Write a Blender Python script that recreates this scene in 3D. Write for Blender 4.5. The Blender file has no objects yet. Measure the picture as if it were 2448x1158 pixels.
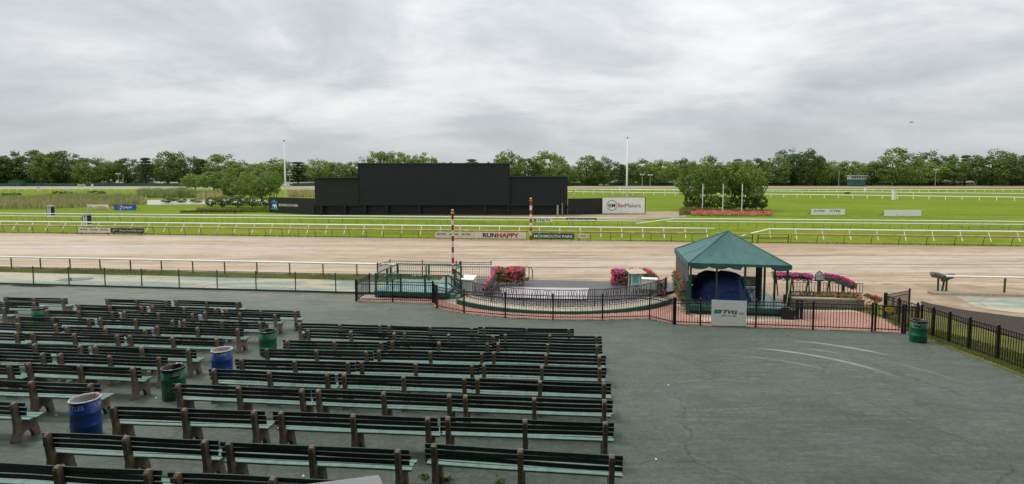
import bpy, bmesh, math, random
from mathutils import Vector, noise
RND = random.Random(7)
PI = math.pi
sc = bpy.context.scene
COL = sc.collection

# ---------------------------------------------------------------- camera
FOC, YHOR, CY, EYE = 1250.0, 426.0, 506.0, 7.0
PITCH = math.atan((CY - YHOR) / FOC)
cam = bpy.data.cameras.new('camera')
cam.sensor_width = 36
cam.lens = 36 * FOC / 2448
cam.shift_y = -(579 - CY) / 2448
cam.clip_start = .1
cam.clip_end = 6000
cam_o = bpy.data.objects.new('camera', cam)
COL.objects.link(cam_o)
cam_o.location = (0, 0, EYE)
cam_o.rotation_euler = (PI / 2 - PITCH, 0, 0)
sc.camera = cam_o

# ---------------------------------------------------------------- sky, sun, exposure
SUN_EL, SUN_AZ = math.radians(58), math.radians(-55)
wd = bpy.data.worlds.new('World')
sc.world = wd
wd.use_nodes = True
nt = wd.node_tree
nt.nodes.clear()
def wn(t, **k):
    n = nt.nodes.new(t)
    for a, b in k.items(): setattr(n, a, b)
    return n
def wmath(op, a, b=None, c=None):
    n = wn('ShaderNodeMath', operation=op)
    for i, v in enumerate((a, b, c)):
        if v is None: continue
        if isinstance(v, (int, float)): n.inputs[i].default_value = v
        else: nt.links.new(v, n.inputs[i])
    return n.outputs[0]
w_tc = wn('ShaderNodeTexCoord')
w_sep = wn('ShaderNodeSeparateXYZ')
nt.links.new(w_tc.outputs['Generated'], w_sep.inputs[0])
zc = wmath('ADD', wmath('MAXIMUM', w_sep.outputs['Z'], 0.0), 0.30)      # cloud deck seen in perspective
w_cmb = wn('ShaderNodeCombineXYZ')
nt.links.new(wmath('DIVIDE', w_sep.outputs['X'], zc), w_cmb.inputs[0])
nt.links.new(wmath('DIVIDE', w_sep.outputs['Y'], zc), w_cmb.inputs[1])
def wnoise(scale, detail, rough, dist, off, sx=1, sy=1):
    m = wn('ShaderNodeMapping')
    m.inputs['Location'].default_value = off
    m.inputs['Scale'].default_value = (sx, sy, 1)
    m.inputs['Rotation'].default_value = (0, 0, math.radians(-12))
    nt.links.new(w_cmb.outputs[0], m.inputs[0])
    n = wn('ShaderNodeTexNoise')
    n.inputs['Scale'].default_value = scale
    n.inputs['Detail'].default_value = detail
    n.inputs['Roughness'].default_value = rough
    n.inputs['Distortion'].default_value = dist
    nt.links.new(m.outputs[0], n.inputs['Vector'])
    return n.outputs['Fac']
n1 = wnoise(1.05, 9, .55, .5, (4.4, 2.9, 0), .85, 1.1)
n2 = wnoise(3.2, 8, .62, .4, (7.7, 4.2, 2), .8, 1.3)
n3 = wnoise(.34, 3, .5, .2, (1.2, 9.3, 5))
cl = wmath('ADD', wmath('ADD', wmath('MULTIPLY', n1, .58), wmath('MULTIPLY', n2, .17)), wmath('MULTIPLY', n3, .37))
w_rm = wn('ShaderNodeValToRGB')
cr = w_rm.color_ramp
cr.elements[0].position = .40; cr.elements[0].color = (.35, .365, .385, 1)
cr.elements[1].position = .70; cr.elements[1].color = (.88, .885, .87, 1)
for p_, c_ in ((.50, (.46, .48, .50, 1)), (.56, (.56, .58, .60, 1)), (.62, (.73, .745, .745, 1))):
    e = cr.elements.new(p_); e.color = c_
nt.links.new(cl, w_rm.inputs[0])
w_hz = wn('ShaderNodeMix', data_type='RGBA')          # the deck thins towards the horizon
w_hz.inputs[7].default_value = (.60, .635, .66, 1)
nt.links.new(wmath('POWER', wmath('SUBTRACT', 1.0, wmath('MINIMUM', wmath('MAXIMUM', w_sep.outputs['Z'], 0.0), 1.0)), 12.0), w_hz.inputs[0])
nt.links.new(w_rm.outputs[0], w_hz.inputs[6])
w_el = wmath('ADD', .76, wmath('MULTIPLY', wmath('MAXIMUM', w_sep.outputs['Z'], 0.0), 1.35))   # an overcast dome is brighter overhead
w_dm = wn('ShaderNodeMix', data_type='RGBA', blend_type='MULTIPLY')
w_dm.inputs[0].default_value = 1
w_up = wn('ShaderNodeMix', data_type='RGBA', blend_type='MULTIPLY')
w_up.inputs[0].default_value = 1
w_up.inputs[7].default_value = (10, 10, 10, 1)
nt.links.new(w_hz.outputs[2], w_dm.inputs[6])
w_ec = wn('ShaderNodeCombineXYZ')
for k_ in range(3): nt.links.new(w_el, w_ec.inputs[k_])
nt.links.new(w_ec.outputs[0], w_dm.inputs[7])
nt.links.new(w_dm.outputs[2], w_up.inputs[6])
w_sky = wn('ShaderNodeTexSky', sky_type='NISHITA', sun_disc=False)
w_sky.sun_elevation = SUN_EL
w_sky.sun_rotation = SUN_AZ
w_mx = wn('ShaderNodeMix', data_type='RGBA')
w_mx.inputs[0].default_value = .95
nt.links.new(w_sky.outputs[0], w_mx.inputs[6])
nt.links.new(w_up.outputs[2], w_mx.inputs[7])
w_bg = wn('ShaderNodeBackground')
w_bg.inputs['Strength'].default_value = .1
nt.links.new(w_mx.outputs[2], w_bg.inputs[0])
w_out = wn('ShaderNodeOutputWorld')
nt.links.new(w_bg.outputs[0], w_out.inputs[0])

sun = bpy.data.lights.new('sun', 'SUN')
sun.energy = 1.5
sun.angle = math.radians(16)
sun.color = (1, .96, .9)
sun_o = bpy.data.objects.new('sun', sun)
COL.objects.link(sun_o)
sun_o.rotation_euler = Vector((-math.sin(SUN_AZ) * math.cos(SUN_EL), -math.cos(SUN_AZ) * math.cos(SUN_EL), -math.sin(SUN_EL))).to_track_quat('-Z', 'Y').to_euler()
sc.view_settings.view_transform = 'Standard'
sc.view_settings.look = 'None'
sc.view_settings.exposure = .22
sc.view_settings.gamma = 1
sc.view_settings.use_curve_mapping = False

# ---------------------------------------------------------------- measuring helpers: photo point -> place on the ground
SLOPE, FLAT = .070, 27.5          # the apron falls towards the track and is level beyond FLAT
def ray(px, py):
    u, v = (px - 1224) / FOC, -(py - CY) / FOC
    return Vector((u, math.cos(PITCH) + v * math.sin(PITCH), -math.sin(PITCH) + v * math.cos(PITCH)))
def at(px, py, z=0.):
    d = ray(px, py); s = (z - EYE) / d.z
    return Vector((d.x * s, d.y * s, z))
def up(px, py, D):
    d = ray(px, py); s = D / d.y
    return Vector((d.x * s, D, EYE + d.z * s))
def gz(y): return max(0., SLOPE * (FLAT - y))
def ap(px, py, h=0.):
    a = at(px, py, h)
    if a.y < FLAT:
        d = ray(px, py); s = (-EYE + SLOPE * FLAT + h) / (d.z + SLOPE * d.y)
        a = Vector((d.x * s, d.y * s, EYE + d.z * s))
    return a
UX, UY = .9935, -.1135            # along the track
NX, NY = .1135, .9935             # across it, away from the stand
def T(t, w, z=0.): return Vector((t * UX + w * NX, t * UY + w * NY, z))
def W(px, py, w):
    d = ray(px, py); s = w / (d.x * NX + d.y * NY)
    return Vector((d.x * s, d.y * s, EYE + d.z * s))
def tt(p): return p.x * UX + p.y * UY
def ww(p): return p.x * NX + p.y * NY

# ---------------------------------------------------------------- mesh helpers
class MB:
    def __init__(s): s.v = []; s.f = []
    def add(s, vs, fs):
        b = len(s.v); s.v += [tuple(x) for x in vs]; s.f += [tuple(i + b for i in q) for q in fs]; return s
    def obox(s, c, r, n, sx, sy, sz, upv=Vector((0, 0, 1))):
        c, r, n = Vector(c), Vector(r), Vector(n)
        vs = [c + r * (a * sx / 2) + n * (b * sy / 2) + upv * (d * sz / 2) for d in (-1, 1) for a, b in ((-1, -1), (1, -1), (1, 1), (-1, 1))]
        return s.add(vs, [(3, 2, 1, 0), (4, 5, 6, 7), (0, 1, 5, 4), (1, 2, 6, 5), (2, 3, 7, 6), (3, 0, 4, 7)])
    def box(s, x0, x1, y0, y1, z0, z1):
        return s.obox(((x0 + x1) / 2, (y0 + y1) / 2, (z0 + z1) / 2), (1, 0, 0), (0, 1, 0), x1 - x0, y1 - y0, z1 - z0)
    def bar(s, a, b, w, h=None):              # square bar from a to b
        a, b = Vector(a), Vector(b); d = (b - a); L = d.length; d = d / L
        q = Vector((0, 0, 1)) if abs(d.z) < .95 else Vector((0, 1, 0))
        n = q.cross(d).normalized(); u = d.cross(n)
        return s.obox((a + b) / 2, d, n, L, w, h or w, u)
    def tube(s, pts, r, n=8, cap=True):
        pts = [Vector(p) for p in pts]; b = len(s.v)
        rs = r if isinstance(r, (list, tuple)) else [r] * len(pts)
        for i, p in enumerate(pts):
            d = (pts[min(i + 1, len(pts) - 1)] - pts[max(i - 1, 0)]).normalized()
            q = Vector((0, 0, 1)) if abs(d.z) < .9 else Vector((1, 0, 0))
            x = q.cross(d).normalized(); y = d.cross(x)
            s.v += [tuple(p + x * (rs[i] * math.cos(2 * PI * k / n)) + y * (rs[i] * math.sin(2 * PI * k / n))) for k in range(n)]
        for i in range(len(pts) - 1):
            for k in range(n):
                k2 = (k + 1) % n
                s.f.append((b + i * n + k, b + i * n + k2, b + i * n + n + k2, b + i * n + n + k))
        if cap:
            s.f.append(tuple(b + k for k in reversed(range(n))))
            s.f.append(tuple(b + (len(pts) - 1) * n + k for k in range(n)))
        return s
    def lathe(s, prof, n=20, c=(0, 0, 0), cap=True):     # prof: (radius, z)
        b = len(s.v); c = Vector(c)
        for r, z in prof:
            s.v += [(c.x + r * math.cos(2 * PI * k / n), c.y + r * math.sin(2 * PI * k / n), c.z + z) for k in range(n)]
        for i in range(len(prof) - 1):
            for k in range(n):
                k2 = (k + 1) % n
                s.f.append((b + i * n + k, b + i * n + k2, b + i * n + n + k2, b + i * n + n + k))
        if cap:
            s.f.append(tuple(b + k for k in reversed(range(n))))
            s.f.append(tuple(b + (len(prof) - 1) * n + k for k in range(n)))
        return s
    def prism(s, prof, o, a, bdir, e, L):       # polygon prof in plane (a, bdir), thickness L along e
        o, a, bdir, e = Vector(o), Vector(a), Vector(bdir), Vector(e); n = len(prof)
        vs = [o + a * p[0] + bdir * p[1] + e * k for k in (-L / 2, L / 2) for p in prof]
        return s.add(vs, [tuple(range(n)), tuple(reversed(range(n, 2 * n)))] + [((i + 1) % n, i, n + i, n + (i + 1) % n) for i in range(n)])
    def poly(s, pts): return s.add(pts, [tuple(range(len(pts)))])
    def mesh(s, name, smooth=False):
        m = bpy.data.meshes.new(name); m.from_pydata(s.v, [], s.f); m.update()
        if smooth: m.polygons.foreach_set('use_smooth', [True] * len(m.polygons))
        return m
def O(name, me, m=None, parent=None, loc=(0, 0, 0), rz=0., smooth=False):
    if isinstance(me, MB): me = me.mesh(name, smooth)
    if m is not None and me is not None and not me.materials: me.materials.append(m)
    o = bpy.data.objects.new(name, me); COL.objects.link(o)
    o.parent = parent; o.location = loc; o.rotation_euler = (0, 0, rz)
    return o
def tag(o, label, cat, group=None):
    o['label'] = label; o['category'] = cat
    if group: o['group'] = group
    return o
def thing(name, label, cat, loc=(0, 0, 0), rz=0., group=None):
    return tag(O(name, None, None, None, loc, rz), label, cat, group)
def struct(name, me, m, kind='structure'):
    o = O(name, me, m); o['kind'] = kind; return o
def copy_tree(o, parent=None):
    c = o.copy(); COL.objects.link(c); c.parent = parent
    for ch in KIDS.get(o.name, o.children): copy_tree(ch, c)
    return c
KIDS = {}

# ---------------------------------------------------------------- materials
class NT:
    def __init__(s, name):
        s.m = bpy.data.materials.new(name); s.m.use_nodes = True; s.t = s.m.node_tree
        s.b = s.t.nodes['Principled BSDF']; s.tc = None
    def n(s, t, **k):
        q = s.t.nodes.new(t)
        for a, b in k.items(): setattr(q, a, b)
        return q
    def l(s, a, b): s.t.links.new(a, b)
    def put(s, v, sock):
        if isinstance(v, (int, float)): sock.default_value = v
        elif isinstance(v, (tuple, list)): sock.default_value = (*v, 1) if len(v) == 3 else v
        else: s.l(v, sock)
    def co(s, kind='Object'):
        if not s.tc: s.tc = s.n('ShaderNodeTexCoord')
        return s.tc.outputs[kind]
    def map(s, scale=(1, 1, 1), rz=0., loc=(0, 0, 0), src=None):
        q = s.n('ShaderNodeMapping'); q.inputs['Scale'].default_value = scale
        q.inputs['Rotation'].default_value = (0, 0, rz); q.inputs['Location'].default_value = loc
        s.l(src or s.co(), q.inputs[0]); return q.outputs[0]
    def noise(s, scale=5, detail=4, rough=.55, dist=0, vec=None):
        q = s.n('ShaderNodeTexNoise'); q.inputs['Scale'].default_value = scale
        q.inputs['Detail'].default_value = detail; q.inputs['Roughness'].default_value = rough; q.inputs['Distortion'].default_value = dist
        s.l(vec or s.co(), q.inputs['Vector']); return q.outputs['Fac']
    def ramp(s, f, *st):
        q = s.n('ShaderNodeValToRGB'); e = q.color_ramp.elements
        while len(e) < len(st): e.new(.5)
        for i, (p, c) in enumerate(st):
            e[i].position = p; e[i].color = (c, c, c, 1) if isinstance(c, (int, float)) else (*c, 1)
        s.l(f, q.inputs[0]); return q.outputs[0]
    def mix(s, f, a, b, mode='MIX'):
        q = s.n('ShaderNodeMix', data_type='RGBA', blend_type=mode)
        s.put(f, q.inputs[0]); s.put(a, q.inputs[6]); s.put(b, q.inputs[7]); return q.outputs[2]
    def math(s, op, a, b=None, c=None):
        q = s.n('ShaderNodeMath', operation=op)
        for i, v in enumerate((a, b, c)):
            if v is not None: s.put(v, q.inputs[i])
        return q.outputs[0]
    def bump(s, h, strength=.3, dist=.02):
        q = s.n('ShaderNodeBump'); q.inputs['Strength'].default_value = strength; q.inputs['Distance'].default_value = dist
        s.l(h, q.inputs['Height']); s.l(q.outputs[0], s.b.inputs['Normal'])
    def rand(s):
        q = s.n('ShaderNodeObjectInfo'); return q.outputs['Random']
    def set(s, col=None, rough=None, spec=None, metal=None):
        if col is not None: s.put(col, s.b.inputs['Base Color'])
        if rough is not None: s.put(rough, s.b.inputs['Roughness'])
        if spec is not None: s.put(spec, s.b.inputs['Specular IOR Level'])
        if metal is not None: s.put(metal, s.b.inputs['Metallic'])
        return s
def sc3(c, k): return tuple(min(1, x * k) for x in c)
def paint(name, c, rough=.5, var=.18, scale=6, bump=.12, spec=.5, dirt=None, metal=0.):
    q = NT(name)
    f = q.noise(scale, 5, .62)
    col = q.mix(q.ramp(f, (.32, 0.), (.68, 1.)), sc3(c, 1 - var), sc3(c, 1 + var))
    col = q.mix(q.math('MULTIPLY', q.rand(), .35), col, sc3(c, 1 - var * 1.3))
    if dirt:
        col = q.mix(q.ramp(q.noise(scale * .6, 8, .7), (.54, 0.), (.68, .8)), col, dirt)
    q.set(col, q.ramp(q.noise(scale * 1.7, 4), (.3, max(.05, rough - .1)), (.7, min(1, rough + .12))), spec, metal)
    if bump: q.bump(q.noise(scale * 9, 4), bump, .01)
    return q.m

M = {}
M['slat'] = paint('bench_paint_shaded', (.0045, .022, .016), .30, .30, 9, .12, .5, (.018, .028, .022))  # same paint as the seats, colour darkened for the shaded backs
M['slat_faded'] = paint('faded_bench_paint', (.020, .060, .047), .45, .35, 6, .15, .4, (.075, .075, .06))
M['seat_worn'] = paint('worn_paint_skylit', (.12, .20, .165), .34, .3, 4, .12, .5, (.16, .15, .125))  # worn boards, lightened for sky sheen like the other seats
M['concrete_moss'] = paint('mossy_concrete', (.20, .165, .105), .9, .35, 9, .5, .2, (.15, .125, .025))
M['seat'] = paint('bench_paint_skylit', (.105, .195, .162), .27, .28, 5, .10, .7, (.05, .115, .09))  # same paint as the backs, sky sheen on the seats put into the colour
M['concrete'] = paint('bench_concrete', (.255, .198, .138), .85, .35, 11, .5, .3, (.085, .068, .046))
M['white'] = paint('white_paint', (.72, .72, .70), .4, .05, 3, .05)
M['rail_white'] = paint('white_rail_plastic', (.85, .86, .83), .35, .05, 1.5, .03, .5)
M['rail_tan'] = paint('muddy_rail', (.40, .29, .15), .6, .25, 2, .2, .4, (.62, .52, .34))
M['post_brown'] = paint('brown_post', (.06, .045, .03), .6, .25, 4, .1)
M['post_green'] = paint('green_post', (.012, .085, .045), .4, .2, 4, .08)
M['post_dark'] = paint('dark_green_post', (.05, .07, .045), .6, .2, 4, .1)
M['black'] = paint('black_fence_paint', (.010, .009, .009), .35, .2, 8, .05)
M['screen'] = paint('black_screen', (.0145, .0175, .0205), .5, .10, .6, .03, .3)
M['boardwall'] = paint('black_board', (.0125, .0150, .0145), .45, .25, 1.2, .08, .4)
M['deck_green'] = paint('green_wood', (.014, .10, .072), .45, .25, 4, .12)
M['deck_floor'] = paint('wet_green_deck', (.13, .27, .24), .28, .2, 3, .08, .6)
M['canopy'] = NT('green_canvas').m
M['red'] = paint('red_paint', (.36, .025, .018), .4, .15, 4, .05)
M['gold'] = paint('gold_ball', (.48, .30, .08), .3, .15, 6, .03, .5, None, .5)
M['blue_drum'] = paint('blue_drum', (.006, .052, .25), .33, .2, 5, .04, .5, (.02, .035, .12))
M['green_drum'] = paint('green_drum', (.006, .12, .045), .3, .2, 5, .04)
M['drum_white'] = paint('drum_lettering', (.62, .68, .72), .4, .1)
M['bag'] = paint('bin_liner', (.30, .26, .26), .45, .18, 9, .3)
M['bag_black'] = paint('black_bin_liner', (.012, .012, .013), .25, .2, 9, .3)
M['print_black'] = paint('print_black', (.015, .015, .02), .5, .05, 2, 0)
M['print_white'] = paint('print_white', (.78, .78, .76), .5, .04, 2, 0)
M['print_green'] = paint('print_green', (.015, .22, .085), .5, .05, 2, 0)
M['print_red'] = paint('print_red', (.36, .02, .025), .5, .05, 2, 0)
M['print_crimson'] = paint('print_crimson', (.42, .01, .055), .5, .05, 2, 0)
M['print_navy'] = paint('print_navy', (.018, .022, .05), .5, .05, 2, 0)
M['print_blue'] = paint('print_blue', (.005, .10, .46), .45, .06, 2, 0)
M['print_teal'] = paint('print_teal', (.05, .38, .36), .5, .06, 2, 0)
M['print_lightteal'] = paint('print_pale_teal', (.22, .56, .58), .5, .06, 2, 0)
M['print_yellow'] = paint('print_yellow', (.72, .46, .02), .5, .06, 2, 0)
M['print_sand'] = paint('print_sand', (.60, .38, .22), .5, .2, 6, 0)
M['sign_white'] = paint('sign_white', (.82, .81, .78), .5, .05, 1.5, .03)
M['sign_muddy'] = paint('splashed_sign', (.68, .62, .52), .55, .10, 2, .03)
M['sign_green'] = paint('sign_green', (.012, .075, .045), .5, .15, 2, .03)
M['sign_black'] = paint('sign_black', (.012, .010, .014), .45, .1, 2, .02)
M['bark'] = paint('bark', (.075, .058, .042), .9, .3, 3, .5, .2)
M['metal'] = paint('galvanised_metal', (.42, .42, .41), .4, .12, 4, .05, .5, None, .6)
M['bronze'] = paint('weathered_bell', (.22, .31, .28), .45, .25, 8, .15, .5, None, .3)
M['windscreen'] = paint('windscreen_cloth', (.022, .095, .088), .8, .3, .35, .1)
M['roof_tan'] = paint('tan_roof', (.42, .34, .26), .8, .15, .3, .1)
M['roof_grey'] = paint('grey_roof', (.26, .25, .24), .8, .15, .3, .1)
M['wall_white'] = paint('barn_white', (.62, .61, .58), .7, .08, .4, .05)
M['wall_dark'] = paint('barn_dark', (.05, .055, .05), .8, .2, .4, .05)
M['glass'] = paint('dark_glass', (.03, .035, .04), .1, .1, 1, 0, .8)
M['pad'] = paint('grey_padding', (.115, .14, .12), .7, .25, 8, .3)
M['tarp'] = paint('blue_tarp', (.020, .056, .24), .42, .35, 5, .35, .5)
M['wire'] = paint('chain_link_wire', (.05, .12, .085), .5, .1, 2, 0)
M['stand_wall'] = paint('stand_wall', (.10, .12, .11), .8, .15, .5, .1)
M['twig'] = paint('planter_wood', (.016, .07, .045), .6, .25, 5, .15)
M['block'] = paint('stone_block', (.27, .23, .18), .85, .25, 7, .35, .3)
M['brick'] = paint('pink_brick', (.40, .215, .165), .85, .25, 5, .3, .3)
M['coping'] = paint('cream_paver', (.46, .40, .30), .8, .22, 5, .3, .3)
M['mesh_grey'] = paint('grey_mesh', (.085, .08, .075), .85, .15, 3, .1)
M['bird'] = paint('bird_feathers', (.03, .03, .03), .7, .1, 3, 0)
M['litter'] = paint('paper_litter', (.7, .7, .68), .7, .05, 3, 0)
M['water'] = NT('pond_water').set((.36, .34, .30), .32, .5).m
M['puddle'] = NT('puddle_water').set((.06, .06, .055), .03, .9).m

q = NT('green_canvas2'); M['canopy'] = q.m
f = q.noise(3, 6, .65)
col = q.mix(q.ramp(f, (.3, 0.), (.7, 1.)), (.016, .082, .075), (.034, .130, .119))
q.set(col, q.ramp(q.noise(6, 3), (.3, .42), (.7, .62)), .5)
q.bump(q.noise(7, 5), .3, .03)

M['seam'] = paint('canvas_seam', (.06, .19, .175), .6, .1, 4, .05)
def leaf_mat(name, a, b, tr=.25, rough=.6):
    q = NT(name)
    col = q.mix(q.rand(), a, b)
    nz = q.n('ShaderNodeTexNoise'); nz.inputs['Scale'].default_value = .9; nz.inputs['Detail'].default_value = 3
    g = q.n('ShaderNodeNewGeometry'); q.l(g.outputs['Position'], nz.inputs['Vector'])
    col = q.mix(q.ramp(nz.outputs['Fac'], (.35, 0.), (.65, 1.)), sc3(a, .78), col)
    rp = q.math('MULTIPLY', g.outputs['Random Per Island'], .5)
    col = q.mix(rp, col, sc3(b, 1.25))
    q.set(col, rough, .3)
    t = q.n('ShaderNodeBsdfTranslucent'); q.l(col, t.inputs[0])
    mx = q.n('ShaderNodeMixShader'); mx.inputs[0].default_value = tr
    q.l(q.b.outputs[0], mx.inputs[1]); q.l(t.outputs[0], mx.inputs[2])
    q.l(mx.outputs[0], q.t.nodes['Material Output'].inputs[0])
    return q.m
M['leaf_dark'] = leaf_mat('dark_leaves', (0.056, 0.110, 0.023), (0.117, 0.185, 0.034))
M['leaf_mid'] = leaf_mat('mid_leaves', (0.104, 0.185, 0.032), (0.195, 0.284, 0.048))
M['leaf_light'] = leaf_mat('light_leaves', (0.132, 0.223, 0.034), (0.245, 0.330, 0.053))
M['leaf_pine'] = leaf_mat('pine_needles', (0.052, 0.091, 0.029), (0.089, 0.134, 0.039))
M['leaf_shrub'] = leaf_mat('shrub_leaves', (0.085, 0.152, 0.028), (0.182, 0.268, 0.047))
M['grass_blade'] = leaf_mat('grass_blades', (0.101, 0.155, 0.027), (0.176, 0.230, 0.043))
M['grass_dry'] = leaf_mat('dry_grass', (0.149, 0.142, 0.047), (0.257, 0.230, 0.081))
M['reed'] = leaf_mat('reeds', (0.217, 0.256, 0.094), (0.637, 0.510, 0.258))
M['reed_green'] = leaf_mat('green_reeds', (0.179, 0.256, 0.083), (0.331, 0.383, 0.140))
M['redshrub'] = leaf_mat('red_leaved_shrub', (.10, .045, .022), (.16, .085, .035))
M['fl_pink'] = leaf_mat('pink_petals', (.80, .07, .40), (.88, .20, .55), .35)
M['fl_red'] = leaf_mat('red_petals', (.74, .05, .06), (.86, .18, .13), .35)
M['fl_orange'] = leaf_mat('coral_petals', (.82, .16, .09), (.85, .36, .22), .35)
M['fl_bed'] = leaf_mat('red_bed_petals', (.60, .08, .09), (.68, .24, .20), .3)

# apron asphalt: painted dark green, worn, cracked, damp
q = NT('apron_asphalt'); M['apron'] = q.m
big = q.noise(.13, 6, .65, .6); mid = q.noise(1.1, 7, .7, .5); fine = q.noise(38, 5, .7)
st = q.noise(1, 8, .70, .6, q.map((.45, 3.2, 1), math.radians(7)))
st2 = q.noise(1, 7, .74, .4, q.map((.9, 6.5, 1), math.radians(5)))
grain = q.noise(9, 5, .75, .3)
col = q.mix(q.ramp(big, (.34, 0.), (.66, 1.)), (0.056, 0.075, 0.057), (0.081, 0.104, 0.078))
col = q.mix(q.math('MULTIPLY', q.ramp(st, (.46, 0.), (.68, 1.)), .55), col, (0.121, 0.144, 0.110))
col = q.mix(q.math('MULTIPLY', q.ramp(st2, (.47, 0.), (.66, 1.)), .55), col, (0.135, 0.162, 0.125))
col = q.mix(q.math('MULTIPLY', q.ramp(mid, (.50, 0.), (.68, 1.)), .5), col, (0.041, 0.055, 0.041))
col = q.mix(q.math('MULTIPLY', q.ramp(grain, (.44, 1.), (.56, 0.)), .6), col, (0.036, 0.048, 0.037))
col = q.mix(q.math('MULTIPLY', q.ramp(fine, (.55, 0.), (.75, 1.)), .35), col, (0.162, 0.191, 0.152))
vo = q.n('ShaderNodeTexVoronoi', feature='DISTANCE_TO_EDGE'); vo.inputs['Scale'].default_value = .17
wob = q.n('ShaderNodeTexNoise'); wob.inputs['Scale'].default_value = 1.1; wob.inputs['Detail'].default_value = 6; q.l(q.co(), wob.inputs['Vector'])
va = q.n('ShaderNodeVectorMath', operation='MULTIPLY_ADD'); va.inputs[1].default_value = (.8, .8, 0)
q.l(wob.outputs['Color'], va.inputs[0]); q.l(q.co(), va.inputs[2]); q.l(va.outputs[0], vo.inputs['Vector'])
crack = q.math('MULTIPLY', q.ramp(vo.outputs['Distance'], (.0, 1.), (.006, 0.)), q.ramp(q.noise(.35, 3), (.40, .12), (.54, 1.)))
col = q.mix(q.math('MULTIPLY', crack, .5), col, (.014, .017, .015))
stain = q.ramp(q.noise(.42, 4, .5, 1.2), (.62, 0.), (.72, 1.))
col = q.mix(q.math('MULTIPLY', stain, .28), col, (.034, .040, .035))
# pale turning marks swept by tyres near the gate
sep = q.n('ShaderNodeSeparateXYZ'); q.l(q.co(), sep.inputs[0])
marks = None
def circle3(A_, B_, C_):
    ax, ay, bx_, by, cx_, cy_ = A_.x, A_.y, B_.x, B_.y, C_.x, C_.y
    d_ = 2 * (ax * (by - cy_) + bx_ * (cy_ - ay) + cx_ * (ay - by))
    ux = ((ax * ax + ay * ay) * (by - cy_) + (bx_ * bx_ + by * by) * (cy_ - ay) + (cx_ * cx_ + cy_ * cy_) * (ay - by)) / d_
    uy = ((ax * ax + ay * ay) * (cx_ - bx_) + (bx_ * bx_ + by * by) * (ax - cx_) + (cx_ * cx_ + cy_ * cy_) * (bx_ - ax)) / d_
    return ux, uy, math.hypot(ax - ux, ay - uy)
for pa, pb, pc, amp in (((1890, 814), (2004, 828), (2136, 852), 1.), ((1905, 832), (1965, 839), (2024, 850), .7), ((1785, 832), (1940, 850), (2165, 909), 1.), ((2120, 864), (2210, 887), (2302, 913), 1.), ((1700, 850), (1860, 862), (2000, 892), .28), ((2010, 845), (2110, 868), (2200, 902), .25)):
    A_, B_, C_ = ap(*pa), ap(*pb), ap(*pc); cx, cy, r = circle3(A_, B_, C_); x0, x1 = A_.x, C_.x
    dx = q.math('SUBTRACT', sep.outputs[0], cx); dy = q.math('SUBTRACT', sep.outputs[1], cy)
    dd = q.math('SQRT', q.math('ADD', q.math('MULTIPLY', dx, dx), q.math('MULTIPLY', dy, dy)))
    e = q.math('SUBTRACT', 1., q.math('MULTIPLY', q.math('ABSOLUTE', q.math('SUBTRACT', dd, r)), 6.5))
    e = q.math('MAXIMUM', e, 0.)
    e = q.math('MULTIPLY', e, q.math('MULTIPLY', q.ramp(q.math('DIVIDE', q.math('SUBTRACT', sep.outputs[0], x0), 1.1), (0., 0.), (1., 1.)), q.ramp(q.math('DIVIDE', q.math('SUBTRACT', x1, sep.outputs[0]), .5), (0., 0.), (1., 1.))))
    e = q.math('MULTIPLY', e, q.math('GREATER_THAN', sep.outputs[1], min(A_.y, C_.y) - .15))
    e = q.math('MULTIPLY', e, amp)
    marks = e if marks is None else q.math('MAXIMUM', marks, e)
marks = q.math('MULTIPLY', marks, q.ramp(q.noise(2.2, 5, .6), (.30, .5), (.55, 1.)))
col = q.mix(q.math('MULTIPLY', marks, .72), col, (.40, .39, .31))
wv = q.math('ADD', q.math('MULTIPLY', sep.outputs[0], NX), q.math('MULTIPLY', sep.outputs[1], NY))
wash = q.math('MULTIPLY', q.ramp(q.math('DIVIDE', q.math('SUBTRACT', wv, 24.5), 6.), (0., 0.), (1., 1.)), q.ramp(st, (.36, .1), (.60, 1.)))
col = q.mix(q.math('MULTIPLY', wash, .6), col, (.235, .215, .160))
# seams of the paving lanes
for sx_, sy_, off in ((.12, 1., 18.9), (1., -.06, 9.3)):
    ln = q.math('ABSOLUTE', q.math('SUBTRACT', q.math('ADD', q.math('MULTIPLY', sep.outputs[0], sx_), q.math('MULTIPLY', sep.outputs[1], sy_)), off))
    col = q.mix(q.ramp(ln, (.0, .5), (.025, 0.)), col, (.04, .045, .04))
q.set(col, q.ramp(q.noise(.6, 5, .6), (.35, .45), (.68, .75)), .35)
hh = q.math('ADD', q.math('MULTIPLY', fine, .5), q.math('MULTIPLY', crack, -1.5))
q.bump(hh, .35, .012)

# the dirt oval: wet harrowed sand, ridges along the track
q = NT('track_dirt'); M['dirt'] = q.m
RZ = math.atan2(.1135, .9935)
s1 = q.noise(1, 8, .62, .25, q.map((.020, .55, 1), RZ))
s2 = q.noise(1, 6, .70, .3, q.map((.20, 2.0, 1), RZ))
s3 = q.noise(1, 5, .72, .2, q.map((.75, 2.4, 1), RZ))
s4 = q.noise(1, 6, .7, .1, q.map((.012, 1.3, 1), RZ, (3, 9, 0)))
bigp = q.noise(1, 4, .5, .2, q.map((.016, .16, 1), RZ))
col = q.mix(q.ramp(s1, (.40, 0.), (.60, 1.)), (0.268, 0.182, 0.103), (0.392, 0.292, 0.186))
col = q.mix(q.math('MULTIPLY', q.ramp(bigp, (.47, 0.), (.58, 1.)), .60), col, (0.486, 0.398, 0.298))  # wet zones paled, the sky's sheen put into the colour
col = q.mix(q.math('MULTIPLY', q.ramp(s2, (.47, 0.), (.60, 1.)), .55), col, (0.536, 0.440, 0.329))
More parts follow.
